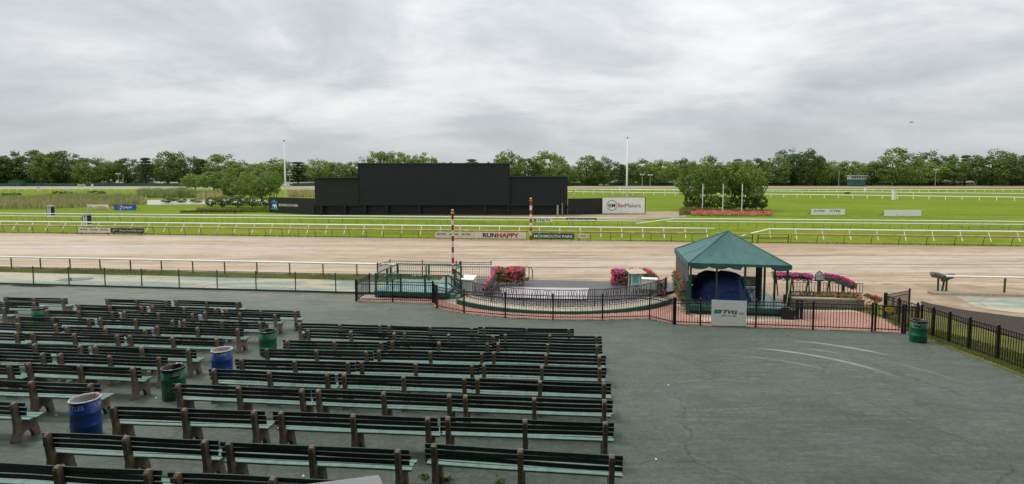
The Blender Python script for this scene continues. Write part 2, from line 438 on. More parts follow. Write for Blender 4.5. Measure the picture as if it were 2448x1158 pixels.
col = q.mix(q.math('MULTIPLY', q.ramp(s2, (.36, 1.), (.47, 0.)), .55), col, (0.210, 0.140, 0.076))
col = q.mix(q.math('MULTIPLY', q.ramp(s4, (.57, 0.), (.62, 1.)), .85), col, (0.183, 0.118, 0.063))
foot = q.math('MULTIPLY', q.ramp(s3, (.56, 0.), (.64, 1.)), q.ramp(s1, (.36, .35), (.56, 1.)))
col = q.mix(q.math('MULTIPLY', foot, .85), col, (0.179, 0.117, 0.063))
sepx = q.n('ShaderNodeSeparateXYZ'); q.l(q.co(), sepx.inputs[0])
wv = q.math('ADD', q.math('MULTIPLY', sepx.outputs[0], NX), q.math('MULTIPLY', sepx.outputs[1], NY))
col = q.mix(q.math('MULTIPLY', q.ramp(q.math('ADD', q.math('DIVIDE', q.math('SUBTRACT', wv, 54.), 5.), q.math('MULTIPLY', s1, .5)), (.55, 0.), (1.1, 1.)), .6), col, (0.251, 0.167, 0.097))
q.set(col, q.ramp(bigp, (.42, .62), (.6, .36)), .4)
q.bump(q.math('ADD', q.math('MULTIPLY', s2, .9), q.math('MULTIPLY', s3, .7)), .7, .14)

q = NT('loose_sand'); M['sand'] = q.m
s1 = q.noise(.8, 7, .65); s2 = q.noise(9, 5, .7)
col = q.mix(q.ramp(s1, (.36, 0.), (.64, 1.)), (.235, .170, .105), (.36, .275, .180))
col = q.mix(q.ramp(s2, (.58, 0.), (.72, .7)), col, (.15, .105, .063))
q.set(col, .75, .3); q.bump(s2, .6, .03)

q = NT('dark_mulch'); M['mulch'] = q.m
s2 = q.noise(7, 7, .75)
q.set(q.mix(q.ramp(s2, (.35, 0.), (.7, 1.)), (.018, .011, .007), (.062, .040, .027)), .8, .3); q.bump(s2, .9, .05)

def turf(name, a, b, c):
    q = NT(name)
    n1_ = q.noise(.035, 6, .6); n2_ = q.noise(1, 6, .65, 0, q.map((.05, .36, 1), RZ)); n3_ = q.noise(1, 6, .72, 0, q.map((.5, 1.1, 1), RZ))
    col = q.mix(q.ramp(n1_, (.36, 0.), (.64, 1.)), a, b)
    col = q.mix(q.math('MULTIPLY', q.ramp(n2_, (.42, 0.), (.66, 1.)), .7), col, c)
    col = q.mix(q.math('MULTIPLY', q.ramp(n3_, (.46, 0.), (.62, 1.)), .55), col, sc3(a, .60))
    sepx = q.n('ShaderNodeSeparateXYZ'); q.l(q.co(), sepx.inputs[0])
    wv = q.math('ADD', q.math('MULTIPLY', sepx.outputs[0], NX), q.math('MULTIPLY', sepx.outputs[1], NY))
    band = q.math('SINE', q.math('MULTIPLY', wv, .85))
    col = q.mix(q.math('MULTIPLY', q.ramp(band, (.2, 0.), (.8, 1.)), .18), col, sc3(b, 1.2))
    edge = q.ramp(q.math('ADD', q.math('DIVIDE', q.math('SUBTRACT', wv, 58.2), 5.), q.math('MULTIPLY', n3_, .25)), (.12, 1.), (.62, 0.))
    far_ = q.math('GREATER_THAN', wv, 56.)
    col = q.mix(q.math('MULTIPLY', q.math('MULTIPLY', edge, far_), .62), col, (.24, .205, .045))
    q.set(col, .9, .04); q.bump(n3_, .5, .08)
    return q.m
M['turf'] = turf('infield_turf', (.100, .150, .012), (.150, .205, .014), (.205, .245, .024))
M['rough'] = turf('rough_grass', (.075, .092, .024), (.125, .130, .036), (.18, .155, .065))

q = NT('painted_concrete'); M['strip'] = q.m
a1 = q.noise(1, 6, .6, .6, q.map((.16, .55, 1), RZ - .35)); a2 = q.noise(3, 6, .7)
col = q.mix(q.ramp(a2, (.3, 0.), (.7, 1.)), (.135, .205, .160), (.205, .280, .220))
col = q.mix(q.ramp(a1, (.44, 0.), (.56, .9)), col, (.44, .37, .26))
vo = q.n('ShaderNodeTexVoronoi', feature='DISTANCE_TO_EDGE'); vo.inputs['Scale'].default_value = .28; q.l(q.map((1, 1.4, 1), .5), vo.inputs['Vector'])
col = q.mix(q.ramp(vo.outputs['Distance'], (0., .8), (.012, 0.)), col, (.10, .08, .05))
q.set(col, q.ramp(a1, (.4, .3), (.6, .7)), .5); q.bump(a2, .25, .01)

q = NT('rubber_pad'); M['rubber'] = q.m
a2 = q.noise(4, 6, .7)
q.set(q.mix(q.ramp(a2, (.3, 0.), (.7, 1.)), (.045, .042, .047), (.090, .083, .087)), .5, .5); q.bump(q.noise(40, 4), .4, .01)
q = NT('pale_mat'); M['palemat'] = q.m
a2 = q.noise(1.2, 6, .65)
q.set(q.mix(q.ramp(a2, (.32, 0.), (.66, 1.)), (.33, .29, .29), (.47, .43, .44)), .25, .6)

q = NT('clear_vinyl'); M['vinyl'] = q.m
q.set((.5, .5, .47), .15, .5)
tp = q.n('ShaderNodeBsdfTransparent'); mx = q.n('ShaderNodeMixShader'); mx.inputs[0].default_value = .86
q.l(q.b.outputs[0], mx.inputs[1]); q.l(tp.outputs[0], mx.inputs[2]); q.l(mx.outputs[0], q.t.nodes['Material Output'].inputs[0])

# ---------------------------------------------------------------- lettering: flat print on a sign face
_TX = {}
def glyphs(s, shear=0., bold=0.):
    k = (s, shear, bold)
    if k not in _TX:
        c = bpy.data.curves.new('lettering', 'FONT'); c.body = s; c.shear = shear; c.offset = bold; c.resolution_u = 3
        o = bpy.data.objects.new('lettering', c); COL.objects.link(o)
        dg = bpy.context.evaluated_depsgraph_get()
        me = bpy.data.meshes.new_from_object(o.evaluated_get(dg))
        vs = [tuple(v.co) for v in me.vertices]; fs = [tuple(p.vertices) for p in me.polygons]
        bpy.data.objects.remove(o); bpy.data.meshes.remove(me)
        x0, x1 = min(v[0] for v in vs), max(v[0] for v in vs); y0, y1 = min(v[1] for v in vs), max(v[1] for v in vs)
        _TX[k] = ([((v[0] - x0) / (x1 - x0), (v[1] - y0) / (y1 - y0)) for v in vs], fs)
    return _TX[k]
class Face:                      # a vertical sign face: a = lower corner, r = along, z0..z1
    def __init__(s, a, b, z0, z1, off=.03):
        s.a = Vector((a.x, a.y, 0)); d = Vector((b.x - a.x, b.y - a.y, 0)); s.L = d.length; s.r = d / s.L
        s.n = Vector((s.r.y, -s.r.x, 0)); s.z0, s.z1, s.off = z0, z1, off
    def pt(s, u, v, o=0.): return s.a + s.r * (u * s.L) + s.n * (s.off + o) + Vector((0, 0, s.z0 + v * (s.z1 - s.z0)))
    def text(s, par, txt, u0, u1, v0, v1, m, shear=0., bold=0., o=.006):
        vs, fs = glyphs(txt, shear, bold)
        b = MB().add([s.pt(u0 + x * (u1 - u0), v0 + y * (v1 - v0), o) - par.location for x, y in vs], fs)
        return O('lettering', b, m, par)
    def shape(s, par, name, pts, m, o=.005):
        return O(name, MB().poly([s.pt(u, v, o) - par.location for u, v in pts]), m, par)
    def disc(s, par, name, u, v, ru, m, o=.005, a0=0, a1=2 * PI, inner=0., n=28):
        k = s.L / (s.z1 - s.z0)
        P = lambda a, r: s.pt(u + r * math.cos(a), v + r * k * math.sin(a), o) - par.location
        b = MB(); vs = []
        for i in range(n + 1):
            a = a0 + (a1 - a0) * i / n; vs += [P(a, ru), P(a, inner)]
        b.add(vs, [(2 * i, 2 * i + 2, 2 * i + 3, 2 * i + 1) for i in range(n)])
        return O(name, b, m, par)
    def tvg(s, par, u0, u1, v0, v1, mt=None, mg=None):
        w = u1 - u0; h = v1 - v0
        s.shape(par, 'logo', [(u0, v0), (u0 + w * .30, v0), (u0 + w * .36, v1), (u0 + w * .06, v1)], mg or M['print_green'])
        s.shape(par, 'logo_stripe', [(u0 + w * .03, v0 + h * .12), (u0 + w * .06, v0 + h * .12), (u0 + w * .20, v0 + h * .62), (u0 + w * .29, v0 + h * .12), (u0 + w * .32, v0 + h * .12), (u0 + w * .21, v0 + h * .85)], M['print_lightteal'], .008)
        s.text(par, 'TVG', u0 + w * .40, u1, v0, v1, mt or M['print_black'], .28, .03)

# ================================================================ THE GROUND
def sheet(name, pts, m, nx=0):
    b = MB().poly(pts); return struct(name, b, m)
def grid(name, P, nu, nv, m, kind='structure'):
    vs = [P(i / nu, j / nv) for j in range(nv + 1) for i in range(nu + 1)]
    fs = [(j * (nu + 1) + i, j * (nu + 1) + i + 1, (j + 1) * (nu + 1) + i + 1, (j + 1) * (nu + 1) + i) for j in range(nv) for i in range(nu)]
    return struct(name, MB().add(vs, fs), m, kind)
sheet('infield_grass', [(-2500, -400, -.02), (2500, -400, -.02), (2500, 3000, -.02), (-2500, 3000, -.02)], M['turf'])
def drape(name, pts, h, m, wob=.0, kind='structure'):      # a sheet laid on the falling ground, with an uneven edge
    ring_ = []
    n_ = len(pts)
    for i in range(n_):
        a, b = pts[i], pts[(i + 1) % n_]
        k = max(1, int((Vector((b[0], b[1])) - Vector((a[0], a[1]))).length / .35)) if wob else 1
        for j in range(k):
            x = a[0] + (b[0] - a[0]) * j / k; y = a[1] + (b[1] - a[1]) * j / k
            if wob: x += wob * noise.noise((x * .9, y * .9, 1.)) + wob * .5 * noise.noise((x * 3, y * 3, 7.)); y += wob * noise.noise((x * .9, y * .9, 5.)) + wob * .5 * noise.noise((x * 3, y * 3, 9.))
            ring_.append((x, y))
    bm = bmesh.new()
    bm.faces.new([bm.verts.new((x, y, 0)) for x, y in ring_])
    bmesh.ops.bisect_plane(bm, geom=bm.verts[:] + bm.edges[:] + bm.faces[:], plane_co=(0, FLAT, 0), plane_no=(0, 1, 0))
    bmesh.ops.triangulate(bm, faces=bm.faces[:])
    for v in bm.verts: v.co.z = gz(v.co.y) + h
    bmesh.ops.recalc_face_normals(bm, faces=bm.faces[:])
    if sum(f_.normal.z for f_ in bm.faces) < 0: bmesh.ops.reverse_faces(bm, faces=bm.faces[:])
    me = bpy.data.meshes.new(name); bm.to_mesh(me); bm.free()
    o = O(name, me, m)
    if kind: o['kind'] = kind
    return o
def gp(*q_): return [(p_.x, p_.y) for p_ in (ap(*a) for a in q_)]
W_IN, W_OUT = 58.7, 35.6
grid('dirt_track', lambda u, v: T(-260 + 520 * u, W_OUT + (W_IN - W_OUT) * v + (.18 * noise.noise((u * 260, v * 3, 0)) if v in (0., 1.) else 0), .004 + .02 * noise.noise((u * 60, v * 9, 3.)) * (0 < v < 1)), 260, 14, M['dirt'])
# far stretch of the oval
a0, a1, b0, b1 = at(-900, 450.5), at(3400, 449.2), at(-900, 446.6), at(3400, 444.2)
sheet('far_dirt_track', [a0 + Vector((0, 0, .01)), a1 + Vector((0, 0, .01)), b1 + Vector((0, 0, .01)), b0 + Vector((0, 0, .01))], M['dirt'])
# worn path round the tote board
sheet('worn_path', [at(690, 516, .006), at(1250, 521, .006), at(1500, 527, .006), at(1640, 519, .006), at(1640, 506, .006), at(1545, 506, .006), at(1500, 513, .006), at(1250, 515, .006), at(800, 514, .006)], M['sand'])

APR = [(-60, -20), (40, -20), (40, 8), (19.2, 10), (17.9, 16.3), (18.0, 21.3), (17.0, 22.2), (17.0, 30)]
fenceA = T(-60, 30); fenceB = T(-11.5, 30)
grid('apron', lambda u, v: (lambda x, y: Vector((x, y, gz(y) + .012 + 0)))(-72 + 89.6 * u, -20 + v * (50.5 - .1142 * (-72 + 89.6 * u))), 90, 60, M['apron'])
# (the sheet ends along the chain-link line; everything towards the track is laid over it)
grid('painted_strip', lambda u, v: T(-75 + 66 * u, 30.02 + 3.9 * v, .030 + .004 * noise.noise((u * 30, v * 4, 0))), 60, 6, M['strip'])
grid('grass_verge', lambda u, v: T(-75 + 66 * u, 33.9 + (1.75 + .25 * noise.noise((u * 40, v, 0))) * v, .05 + .05 * math.sin(v * PI)), 80, 5, M['rough'])

# winner's enclosure: sand margin, brick paving, raised ring, dark pad
sheet('sand_margin', [T(-9.2, 30.0, .026), T(17.0, 30.2, .026), T(24.5, 31.0, .026), T(60, 31.0, .026), T(60, 36.4, .026), T(24, 36.2, .026), T(12, 36.4, .026), T(-9.2, 36.0, .026)], M['sand'])
FENCE = [ap(*q_) for q_ in [(851, 721), (939, 723), (1034, 726), (1045, 737.5), (1109.6, 751), (1208, 760), (1322, 765.7), (1440, 766), (1552.5, 763), (1610, 777), (1674, 779), (1806.5, 783.5), (1943, 788.6), (2084, 794), (2162.5, 798)]]
RF = [Vector((18.05, 25.0, 0)), Vector((17.72, 23.6, 0)), Vector((17.48, 22.2, 0)), Vector((17.35, 21.2, 0)), Vector((17.18, 20.2, 0)), Vector((17.0, 19.1, 0)), Vector((16.8, 17.75, 0)), Vector((16.5, 16.25, 0)), Vector((16.2, 14.7, 0)), Vector((15.9, 13.1, 0))]
for p_ in RF: p_.z = gz(p_.y) + .012
RC = Vector((2.85, 34.0, 0)); RR = 8.0

# ---- brick paving inside the enclosure, laid course by course
bk = drape('brick_paving', [(p_.x, p_.y) for p_ in FENCE] + [(18.0, 25.0), (18, 29.4), (8.8, 30.1), (-3.2, 30.6), (-8.9, 31.0)], .018, M['coping'])
def inside(poly, x, y):
    r = False; j = len(poly) - 1
    for i in range(len(poly)):
        a, b = poly[i], poly[j]
        if (a[1] > y) != (b[1] > y) and x < (b[0] - a[0]) * (y - a[1]) / (b[1] - a[1]) + a[0]: r = not r
        j = i
    return r
POLY = [(p_.x, p_.y) for p_ in FENCE] + [(18.0, 25.0), (18, 26.4), (13.6, 27.2), (8.4, 28.2), (7.9, 29.2), (-3.2, 30.0), (-8.8, 29.9)]
brick_me = MB().box(-.147, .147, -.072, .072, 0, .02).mesh('brick'); brick_me.materials.append(M['brick'])
cand = []
for j in range(70):
    for i in range(100):
        t_ = -13 + i * .305 + (.1525 if j % 2 else 0); w_ = 20.5 + j * .156
        p_ = T(t_, w_)
        if inside(POLY, p_.x, p_.y) and (p_ - RC).length > RR + .12 and not (9.0 < p_.x < 14.0 and 24.3 < p_.y < 29.5): cand.append(p_)
cand.sort(key=lambda p_: p_.length)
for k, p_ in enumerate(cand[:300]):
    b = bpy.data.objects.new('brick', brick_me); COL.objects.link(b); b.parent = bk
    b.location = (p_.x, p_.y, gz(p_.y) + .022 + RND.uniform(-.003, .003)); b.rotation_euler = (0 if p_.y > FLAT else -math.atan(SLOPE), 0, -RZ + RND.uniform(-.01, .01))
mb = MB()
for p_ in cand[300:]:
    mb.obox((p_.x, p_.y, gz(p_.y) + .030 + RND.uniform(-.003, .003)), (UX, UY, 0), (NX, NY, 0), .294, .144, .02)
if mb.f:
    o = O('brick_field', mb, M['brick'], bk); o['kind'] = 'stuff'

# ---- raised ring of the winner's circle
ring = thing('ring_platform', 'raised half-round winner circle with green kerb and cream paver edge', 'platform', RC)
def arc(r, a): return Vector((r * math.cos(a), r * math.sin(a), 0))
A0, A1 = math.radians(180 + 42), math.radians(360 - 40)
mb = MB(); n = 60; vs = []
for i in range(n + 1):
    a = A0 + (A1 - A0) * i / n; o1, o2 = arc(RR, a), arc(RR - .08, a)
    z0 = gz(RC.y + o1.y) - .03
    vs += [o1 + Vector((0, 0, z0)), o1 + Vector((0, 0, .27)), o2 + Vector((0, 0, .28)), o2 + Vector((0, 0, z0))]
fs = []
for i in range(n):
    for k in range(4): fs.append((4 * i + k, 4 * i + 4 + k, 4 * i + 4 + (k + 1) % 4, 4 * i + (k + 1) % 4))
O('kerb', mb.add(vs, fs), M['deck_green'], ring)
for row, (r0, r1, nn) in enumerate(((RR - .09, RR - .60, 46), (RR - .615, RR - 1.15, 42))):
    for i in range(nn):
        aa = A0 + (A1 - A0) * (i + .03) / nn; ab = A0 + (A1 - A0) * (i + .97) / nn
        zt = .285 + RND.uniform(-.004, .004)
        P4 = [arc(r0, aa), arc(r0, ab), arc(r1, ab), arc(r1, aa)]
        O('paver', MB().add([p_ + Vector((0, 0, .20)) for p_ in P4] + [p_ + Vector((0, 0, zt)) for p_ in P4], [(0, 1, 2, 3), (4, 7, 6, 5), (0, 4, 5, 1), (1, 5, 6, 2), (2, 6, 7, 3), (3, 7, 4, 0)]), M['coping'], ring)
pad = [arc(RR - 1.16, A0 + (A1 - A0) * i / 40) for i in range(41)]
back = [T(8.5, 35.4) - RC, T(-6.5, 35.4) - RC]
O('rubber_surface', MB().poly([p_ + Vector((0, 0, .262)) for p_ in pad] + [Vector((p_.x, p_.y, .04)) for p_ in back]), M['rubber'], ring)
mt = [at(1195, 688, .27), at(1408, 690, .27), at(1402, 717, .30), at(1203, 714, .30)]
tag(O('pale_mat', MB().add([p_ + Vector((0, 0, .0)) for p_ in mt] + [p_ + Vector((0, 0, .03)) for p_ in mt], [(4, 5, 6, 7), (0, 1, 5, 4), (1, 2, 6, 5), (2, 3, 7, 6), (3, 0, 4, 7)]), M['palemat']), 'wet pale pink mat lying on the dark winner circle floor', 'mat')

# ---- things beyond the gate: bank, sand, mulch bed, grass strip, green slab
drape('grass_bank', [(17.2, -20), (80, -20), (80, 26), (40, 30.0), (17.2, 31.5)], .006, M['rough'])
drape('sand_bank', gp((2085, 705), (2110, 680), (2240, 680), (2448, 690), (2900, 700), (2900, 830), (2448, 765), (2310, 752), (2200, 735)), .030, M['sand'], .25)
drape('mulch_bed', gp((2200, 722), (2250, 733), (2330, 746), (2448, 760), (2600, 785), (2600, 850), (2448, 815), (2330, 782), (2232, 750)), .036, M['mulch'], .2)
drape('green_slab', gp((2285, 712), (2330, 735), (2448, 752), (2700, 790), (2700, 725), (2448, 716)), .042, M['strip'], .08)
grid('fence_verge', lambda u, v: (lambda p_, s_: Vector((p_.x + s_, p_.y, gz(p_.y) + .024 + .03 * math.sin(v * PI))))(RF[1].lerp(RF[-1], u), -.45 + (1.7 + 1.2 * u + .25 * noise.noise((u * 12, v * 2, 0))) * v), 40, 6, M['rough'])
kb = thing('sand_kerb', 'low sandy concrete kerb along the green slab beside the padded rail', 'kerb', at(2250, 705))
O('kerb', MB().prism([(-.35, 0), (.30, 0), (.22, .16), (-.22, .16)], T(0, 0) + (at(2245, 706) + at(2600, 712)) / 2 - at(2250, 705), (NX, NY, 0), (0, 0, 1), (UX, UY, 0), 9), M['block'], kb)

# ---- marsh: pond water
sheet('pond', [at(340, 479, .01), at(545, 476, .01), at(700, 478, .01), at(700, 484, .01), at(520, 488, .01), at(352, 490, .01)], M['water'])
drape('puddle', gp((20, 684), (60, 681.5), (110, 683.5), (140, 687), (70, 688)), .018, M['puddle'], .1)
sheet('strip_puddle', [at(130, 671, .045), at(165, 664, .045), at(225, 664, .045), at(215, 669, .045), at(160, 673, .045)], M['puddle'])

# ================================================================ BENCHES
BLEN = 3.53
prof = [(-.11, .845), (-.10, .885), (-.06, .915), (-.02, .91), (.0, .88), (.045, .58), (.075, .435), (.495, .445), (.50, .39), (.445, .25), (.49, .07), (.515, .0), (.375, .0), (.34, .10), (.26, .185), (.17, .18), (.085, .10), (.06, .0), (-.115, .0), (-.105, .07), (-.06, .22), (-.045, .40)]
def support_mesh(seed):
    r = random.Random(seed)
    pp = [(y + r.uniform(-.006, .006), max(0, z + (r.uniform(-.006, .006) if z > .02 else -.03))) for y, z in prof]
    n_ = len(pp); vs = []
    for k, (x, s_) in enumerate(((-.048, .0), (-.038, .008), (.038, .008), (.048, .0))):
        cy = sum(p_[0] for p_ in pp) / n_; cz = sum(p_[1] for p_ in pp) / n_
        for y, z in pp:
            d = math.hypot(y - cy, z - cz); q_ = 1 - (.012 / d if k in (0, 3) else 0)
            vs.append((x, cy + (y - cy) * q_, cz + (z - cz) * q_ if z > 0 else z - .02))
    fs = [tuple(reversed(range(n_))), tuple(range(3 * n_, 4 * n_))]
    for k in range(3):
        for i in range(n_): fs.append((k * n_ + i, k * n_ + (i + 1) % n_, (k + 1) * n_ + (i + 1) % n_, (k + 1) * n_ + i))
    return MB().add(vs, fs).mesh('support')
def slat_mesh(L, d, h, seed, lean=0.):
    r = random.Random(seed); b = MB(); N = 6; vs = []
    w1, w2 = r.uniform(-.009, .009), r.uniform(-.010, .010)
    for i in range(N + 1):
        u = i / N; x = (u - .5) * L
        dz = w1 * math.sin(u * PI * 2) + w2 * math.sin(u * PI) - .004 * math.sin(u * PI); dy = w2 * math.sin(u * PI * 2)
        c = .005
        for y, z in ((-d / 2 + c, -h / 2), (d / 2 - c, -h / 2), (d / 2, -h / 2 + c), (d / 2, h / 2 - c), (d / 2 - c, h / 2), (-d / 2 + c, h / 2), (-d / 2, h / 2 - c), (-d / 2, -h / 2 + c)):
            vs.append((x, dy + y + lean * z, dz + z))
    fs = [(0, 1, 2, 3, 4, 5, 6, 7)[::-1], tuple(N * 8 + k for k in range(8))]
    for i in range(N):
        for k in range(8): fs.append((i * 8 + k, i * 8 + (k + 1) % 8, i * 8 + 8 + (k + 1) % 8, i * 8 + 8 + k))
    return b.add(vs, fs).mesh('slat')
SUP = [support_mesh(i) for i in range(5)]
SUPM = [support_mesh(60 + i) for i in range(2)]
BSF = [slat_mesh(BLEN, .032, .088, 80 + i, -.14) for i in range(3)]
SSW = [slat_mesh(BLEN, .118, .036, 90 + i) for i in range(3)]
for m_ in SUPM: m_.materials.append(M['concrete_moss'])
for m_ in BSF: m_.materials.append(M['slat_faded'])
for m_ in SSW: m_.materials.append(M['seat_worn'])
BSL = [slat_mesh(BLEN, .032, .088, 20 + i, -.14) for i in range(6)]
SSL = [slat_mesh(BLEN, .118, .036, 40 + i) for i in range(6)]
for m_ in SUP: m_.materials.append(M['concrete'])
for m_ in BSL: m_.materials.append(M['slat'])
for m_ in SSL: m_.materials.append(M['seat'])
ORD = ['first', 'second', 'third', 'fourth', 'fifth', 'sixth', 'seventh', 'eighth', 'ninth', 'tenth', 'eleventh', 'twelfth']
def bench(x, y, deg, label, group):
    t = thing('park_bench', label, 'bench', (x, y, gz(y) + .012), math.radians(deg + RND.uniform(-.35, .35)), group)
    t.rotation_euler[0] = -math.atan(SLOPE) * (1 if y < FLAT - .5 else 0) * .6
    for sx in (-1, 0, 1):
        o = O('support', RND.choice(SUPM if RND.random() < .14 else SUP), None, t, (sx * (BLEN / 2 - .19) + RND.uniform(-.02, .02), 0, 0))
    for k, (yy, zz) in enumerate(((.016, .838), (.030, .735), (.044, .630))):
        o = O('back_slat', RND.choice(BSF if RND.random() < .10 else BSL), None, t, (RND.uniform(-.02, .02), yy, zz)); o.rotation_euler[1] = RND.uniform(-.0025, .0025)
    for k, yy in enumerate((.150, .278, .406)):
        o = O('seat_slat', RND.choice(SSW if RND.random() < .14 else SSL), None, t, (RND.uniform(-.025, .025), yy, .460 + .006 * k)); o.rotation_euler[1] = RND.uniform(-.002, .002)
    return t
BENCH = {
    'R1': [(-6.54, 19.54, -4.6), (-3.02, 19.1, -6.0), (0.52, 18.92, -3.8)],
    'R2': [(-5.74, 18.32, -5.9), (-2.2, 17.88, -5.4), (1.33, 17.73, -3.6)],
    'R3': [(-5.84, 16.87, -3.9), (-2.37, 16.76, -3.9), (1.14, 16.52, -4.2)],
    'R4': [(-6.02, 15.76, -3.7), (-2.48, 15.58, -3.5), (1.02, 15.3, -5.2)],
    'R5': [(-6.2, 14.59, -4.3), (-2.68, 14.33, -4.2), (0.81, 14.06, -4.6)],
    'R6': [(-6.4, 13.55, -6.1), (-2.8, 13.16, -4.9), (0.71, 12.77, -5.4)],
    'R7': [(-6.57, 12.32, -5.6), (-3.0, 11.93, -5.4), (0.51, 11.56, -4.5)],
    'R8': [(-7.02, 10.9, -4.3), (-3.28, 10.56, -5.2), (0.28, 10.28, -3.7)],
    'R9': [(-7.22, 9.49, -5.0), (-3.58, 9.1, -5.3), (0.16, 8.95, -7.0)],
    'R10': [(-7.51, 8.36, -4.3), (-3.78, 7.98, -4.3)],
    'L1': [(-23.93, 25.86, -5.3), (-18.36, 25.25, -6.8), (-14.71, 24.88, -6.6)],
    'L2': [(-24.25, 24.63, -5.3), (-18.42, 23.64, -5.8), (-14.75, 23.19, -7.9), (-10.95, 22.47, -6.0)],
    'L3': [(-24.35, 23.25, -5.3), (-18.66, 22.25, -6.2), (-14.98, 21.84, -6.5), (-11.5, 21.75, -6.5)],
    'L4': [(-18.54, 20.81, -6.5), (-14.96, 20.49, -7.0), (-11.34, 20.13, -5.7)],
    'L5': [(-18.91, 19.7, -5.3), (-14.91, 18.88, -6.1), (-11.59, 18.94, -5.8)],
    'L6': [(-19.02, 18.27, -5.3), (-15.25, 17.93, -5.3), (-11.53, 17.48, -6.1)],
    'L7': [(-15.31, 16.49, -5.3), (-11.57, 16.05, -5.7)],
    'L8': [(-15.65, 15.55, -5.3), (-11.87, 15.12, -5.6)],
    'L9': [(-15.47, 14.34, -5.3), (-11.9, 14.12, -5.9)],
    'L10': [(-11.94, 12.71, -5.3)],
    'L11': [(-12.57, 11.43, -5.3)],
}
POS3 = ['at the barrel aisle end', 'in the middle', 'at the open asphalt end']
for key, row in BENCH.items():
    k = int(key[1:]) - 1
    for j, (x, y, d) in enumerate(row):
        if key[0] == 'R':
            lab = 'green slatted bench %s of the %s row behind the winner circle' % (POS3[j], ORD[k])
            grp = 'benches between the barrel aisle and the open asphalt'
        else:
            m_ = len(row); from_aisle = m_ - 1 - j
            lab = 'green slatted bench, %s from the barrel aisle in the %s row behind the chain-link fence' % (ORD[from_aisle], ORD[k])
            grp = 'benches behind the chain-link fence'
        bench(x, y, d, lab, grp)

# ================================================================ BARRELS
def drum(px, py, body, liner, label, words=None, bagz=.0):
    p_ = ap(px, py, .88); p_.z = gz(p_.y) + .012
    t = thing('drum_barrel', label, 'barrel', p_, group='drum barrels on the apron')
    R = .288
    O('drum_body', MB().lathe([(R - .012, 0), (R, .02), (R, .27), (R + .010, .283), (R + .010, .300), (R, .312), (R, .56), (R + .010, .573), (R + .010, .590), (R, .602), (R, .865), (R - .012, .868), (R - .016, .60), (R - .016, .03)], 32, cap=True), M[body], t, smooth=True)
    O('rim', MB().tube([((R + .004) * math.cos(a * PI / 16), (R + .004) * math.sin(a * PI / 16), .872) for a in range(33)], .012, 6, False), M['drum_white' if body == 'blue_drum' else body], t, smooth=True)
    b = MB(); n_ = 40; vs = []
    for j, (r, z) in enumerate(((R + .012, .80), (R + .014, .872), (R - .005, .89), (R - .03, .86), (R - .07, .72), (R - .14, .60), (.02, .55))):
        for i in range(n_):
            a = 2 * PI * i / n_; k = noise.noise((math.cos(a) * 3, math.sin(a) * 3, j * .7 + px))
            if j == 0: z2 = z + .05 * k + (0.02 if liner == 'bag_black' else .055)
            else: z2 = z + .02 * k * (j > 1)
            rr = r + .012 * noise.noise((a * 6, j, px)) * (j > 2) * 3
            vs.append((rr * math.cos(a), rr * math.sin(a), z2))
    fs = [(j * n_ + i, j * n_ + (i + 1) % n_, (j + 1) * n_ + (i + 1) % n_, (j + 1) * n_ + i) for j in range(6) for i in range(n_)]
    O('bin_liner', b.add(vs, fs), M[liner], t, smooth=True)
    for txt, a0, a1, z0, z1 in (words or []):      # stencilled round the wall; angle 0 faces the stand
        vs, fs = glyphs(txt, 0, .0)
        O('lettering', MB().add([((R + .004) * math.sin(a0 + (a1 - a0) * x), -(R + .004) * math.cos(a0 + (a1 - a0) * x), z0 + (z1 - z0) * y) for x, y in vs], fs), M['drum_white'], t)
    return t
aim = lambda px: math.atan((px - 1224) / FOC)
a = -aim(203)
drum(203, 953, 'blue_drum', 'bag', 'big blue steel barrel with TLES lettering and pale liner', [('BOTTLES', a - 1.75, a - .1, .70, .80), ('CANS', a + .62, a + 1.6, .70, .80)])
a = -aim(414)
t_ = drum(414, 878, 'green_drum', 'bag_black', 'green steel barrel with TRASH plate between two bench blocks')
def plate(t, a, z):
    for nm, m_, w_, h_, o_ in (('label_plate', 'print_black', .22, .14, .006), ('plate_border', 'print_white', .20, .006, .010)):
        n_ = 8; R = .288 + o_; vs = []
        for i in range(n_ + 1):
            q_ = a + (i / n_ - .5) * w_ / .29
            vs += [(R * math.sin(q_), -R * math.cos(q_), z - h_ / 2), (R * math.sin(q_), -R * math.cos(q_), z + h_ / 2)]
        O(nm, MB().add(vs, [(2 * i, 2 * i + 2, 2 * i + 3, 2 * i + 1) for i in range(n_)]), M[m_], t)
    vs, fs = glyphs('TRASH', 0, .0)
    O('lettering', MB().add([(.300 * math.sin(a + (x - .5) * .55), -.300 * math.cos(a + (x - .5) * .55), z + .01 + y * .045) for x, y in vs], fs), M['drum_white'], t)
plate(t_, a + .15, .70)
a = -aim(530)
drum(530, 836, 'blue_drum', 'bag', 'blue steel barrel stencilled CANS in the bench aisle', [('CANS', a - .55, a + .45, .73, .82), ('ES', a - 1.35, a - .85, .73, .82)])
drum(640, 791, 'green_drum', 'bag_black', 'plain green steel barrel in the aisle, furthest one along from the stand')['label'] = 'plain green steel barrel where the bench aisle opens out'
drum(95, 736, 'green_drum', 'bag_black', 'green steel barrel standing among the benches by the chain-link fence')
t_ = drum(2197, 766, 'green_drum', 'bag_black', 'green steel barrel standing against the picket gate')
plate(t_, -aim(2197) - .15, .73)

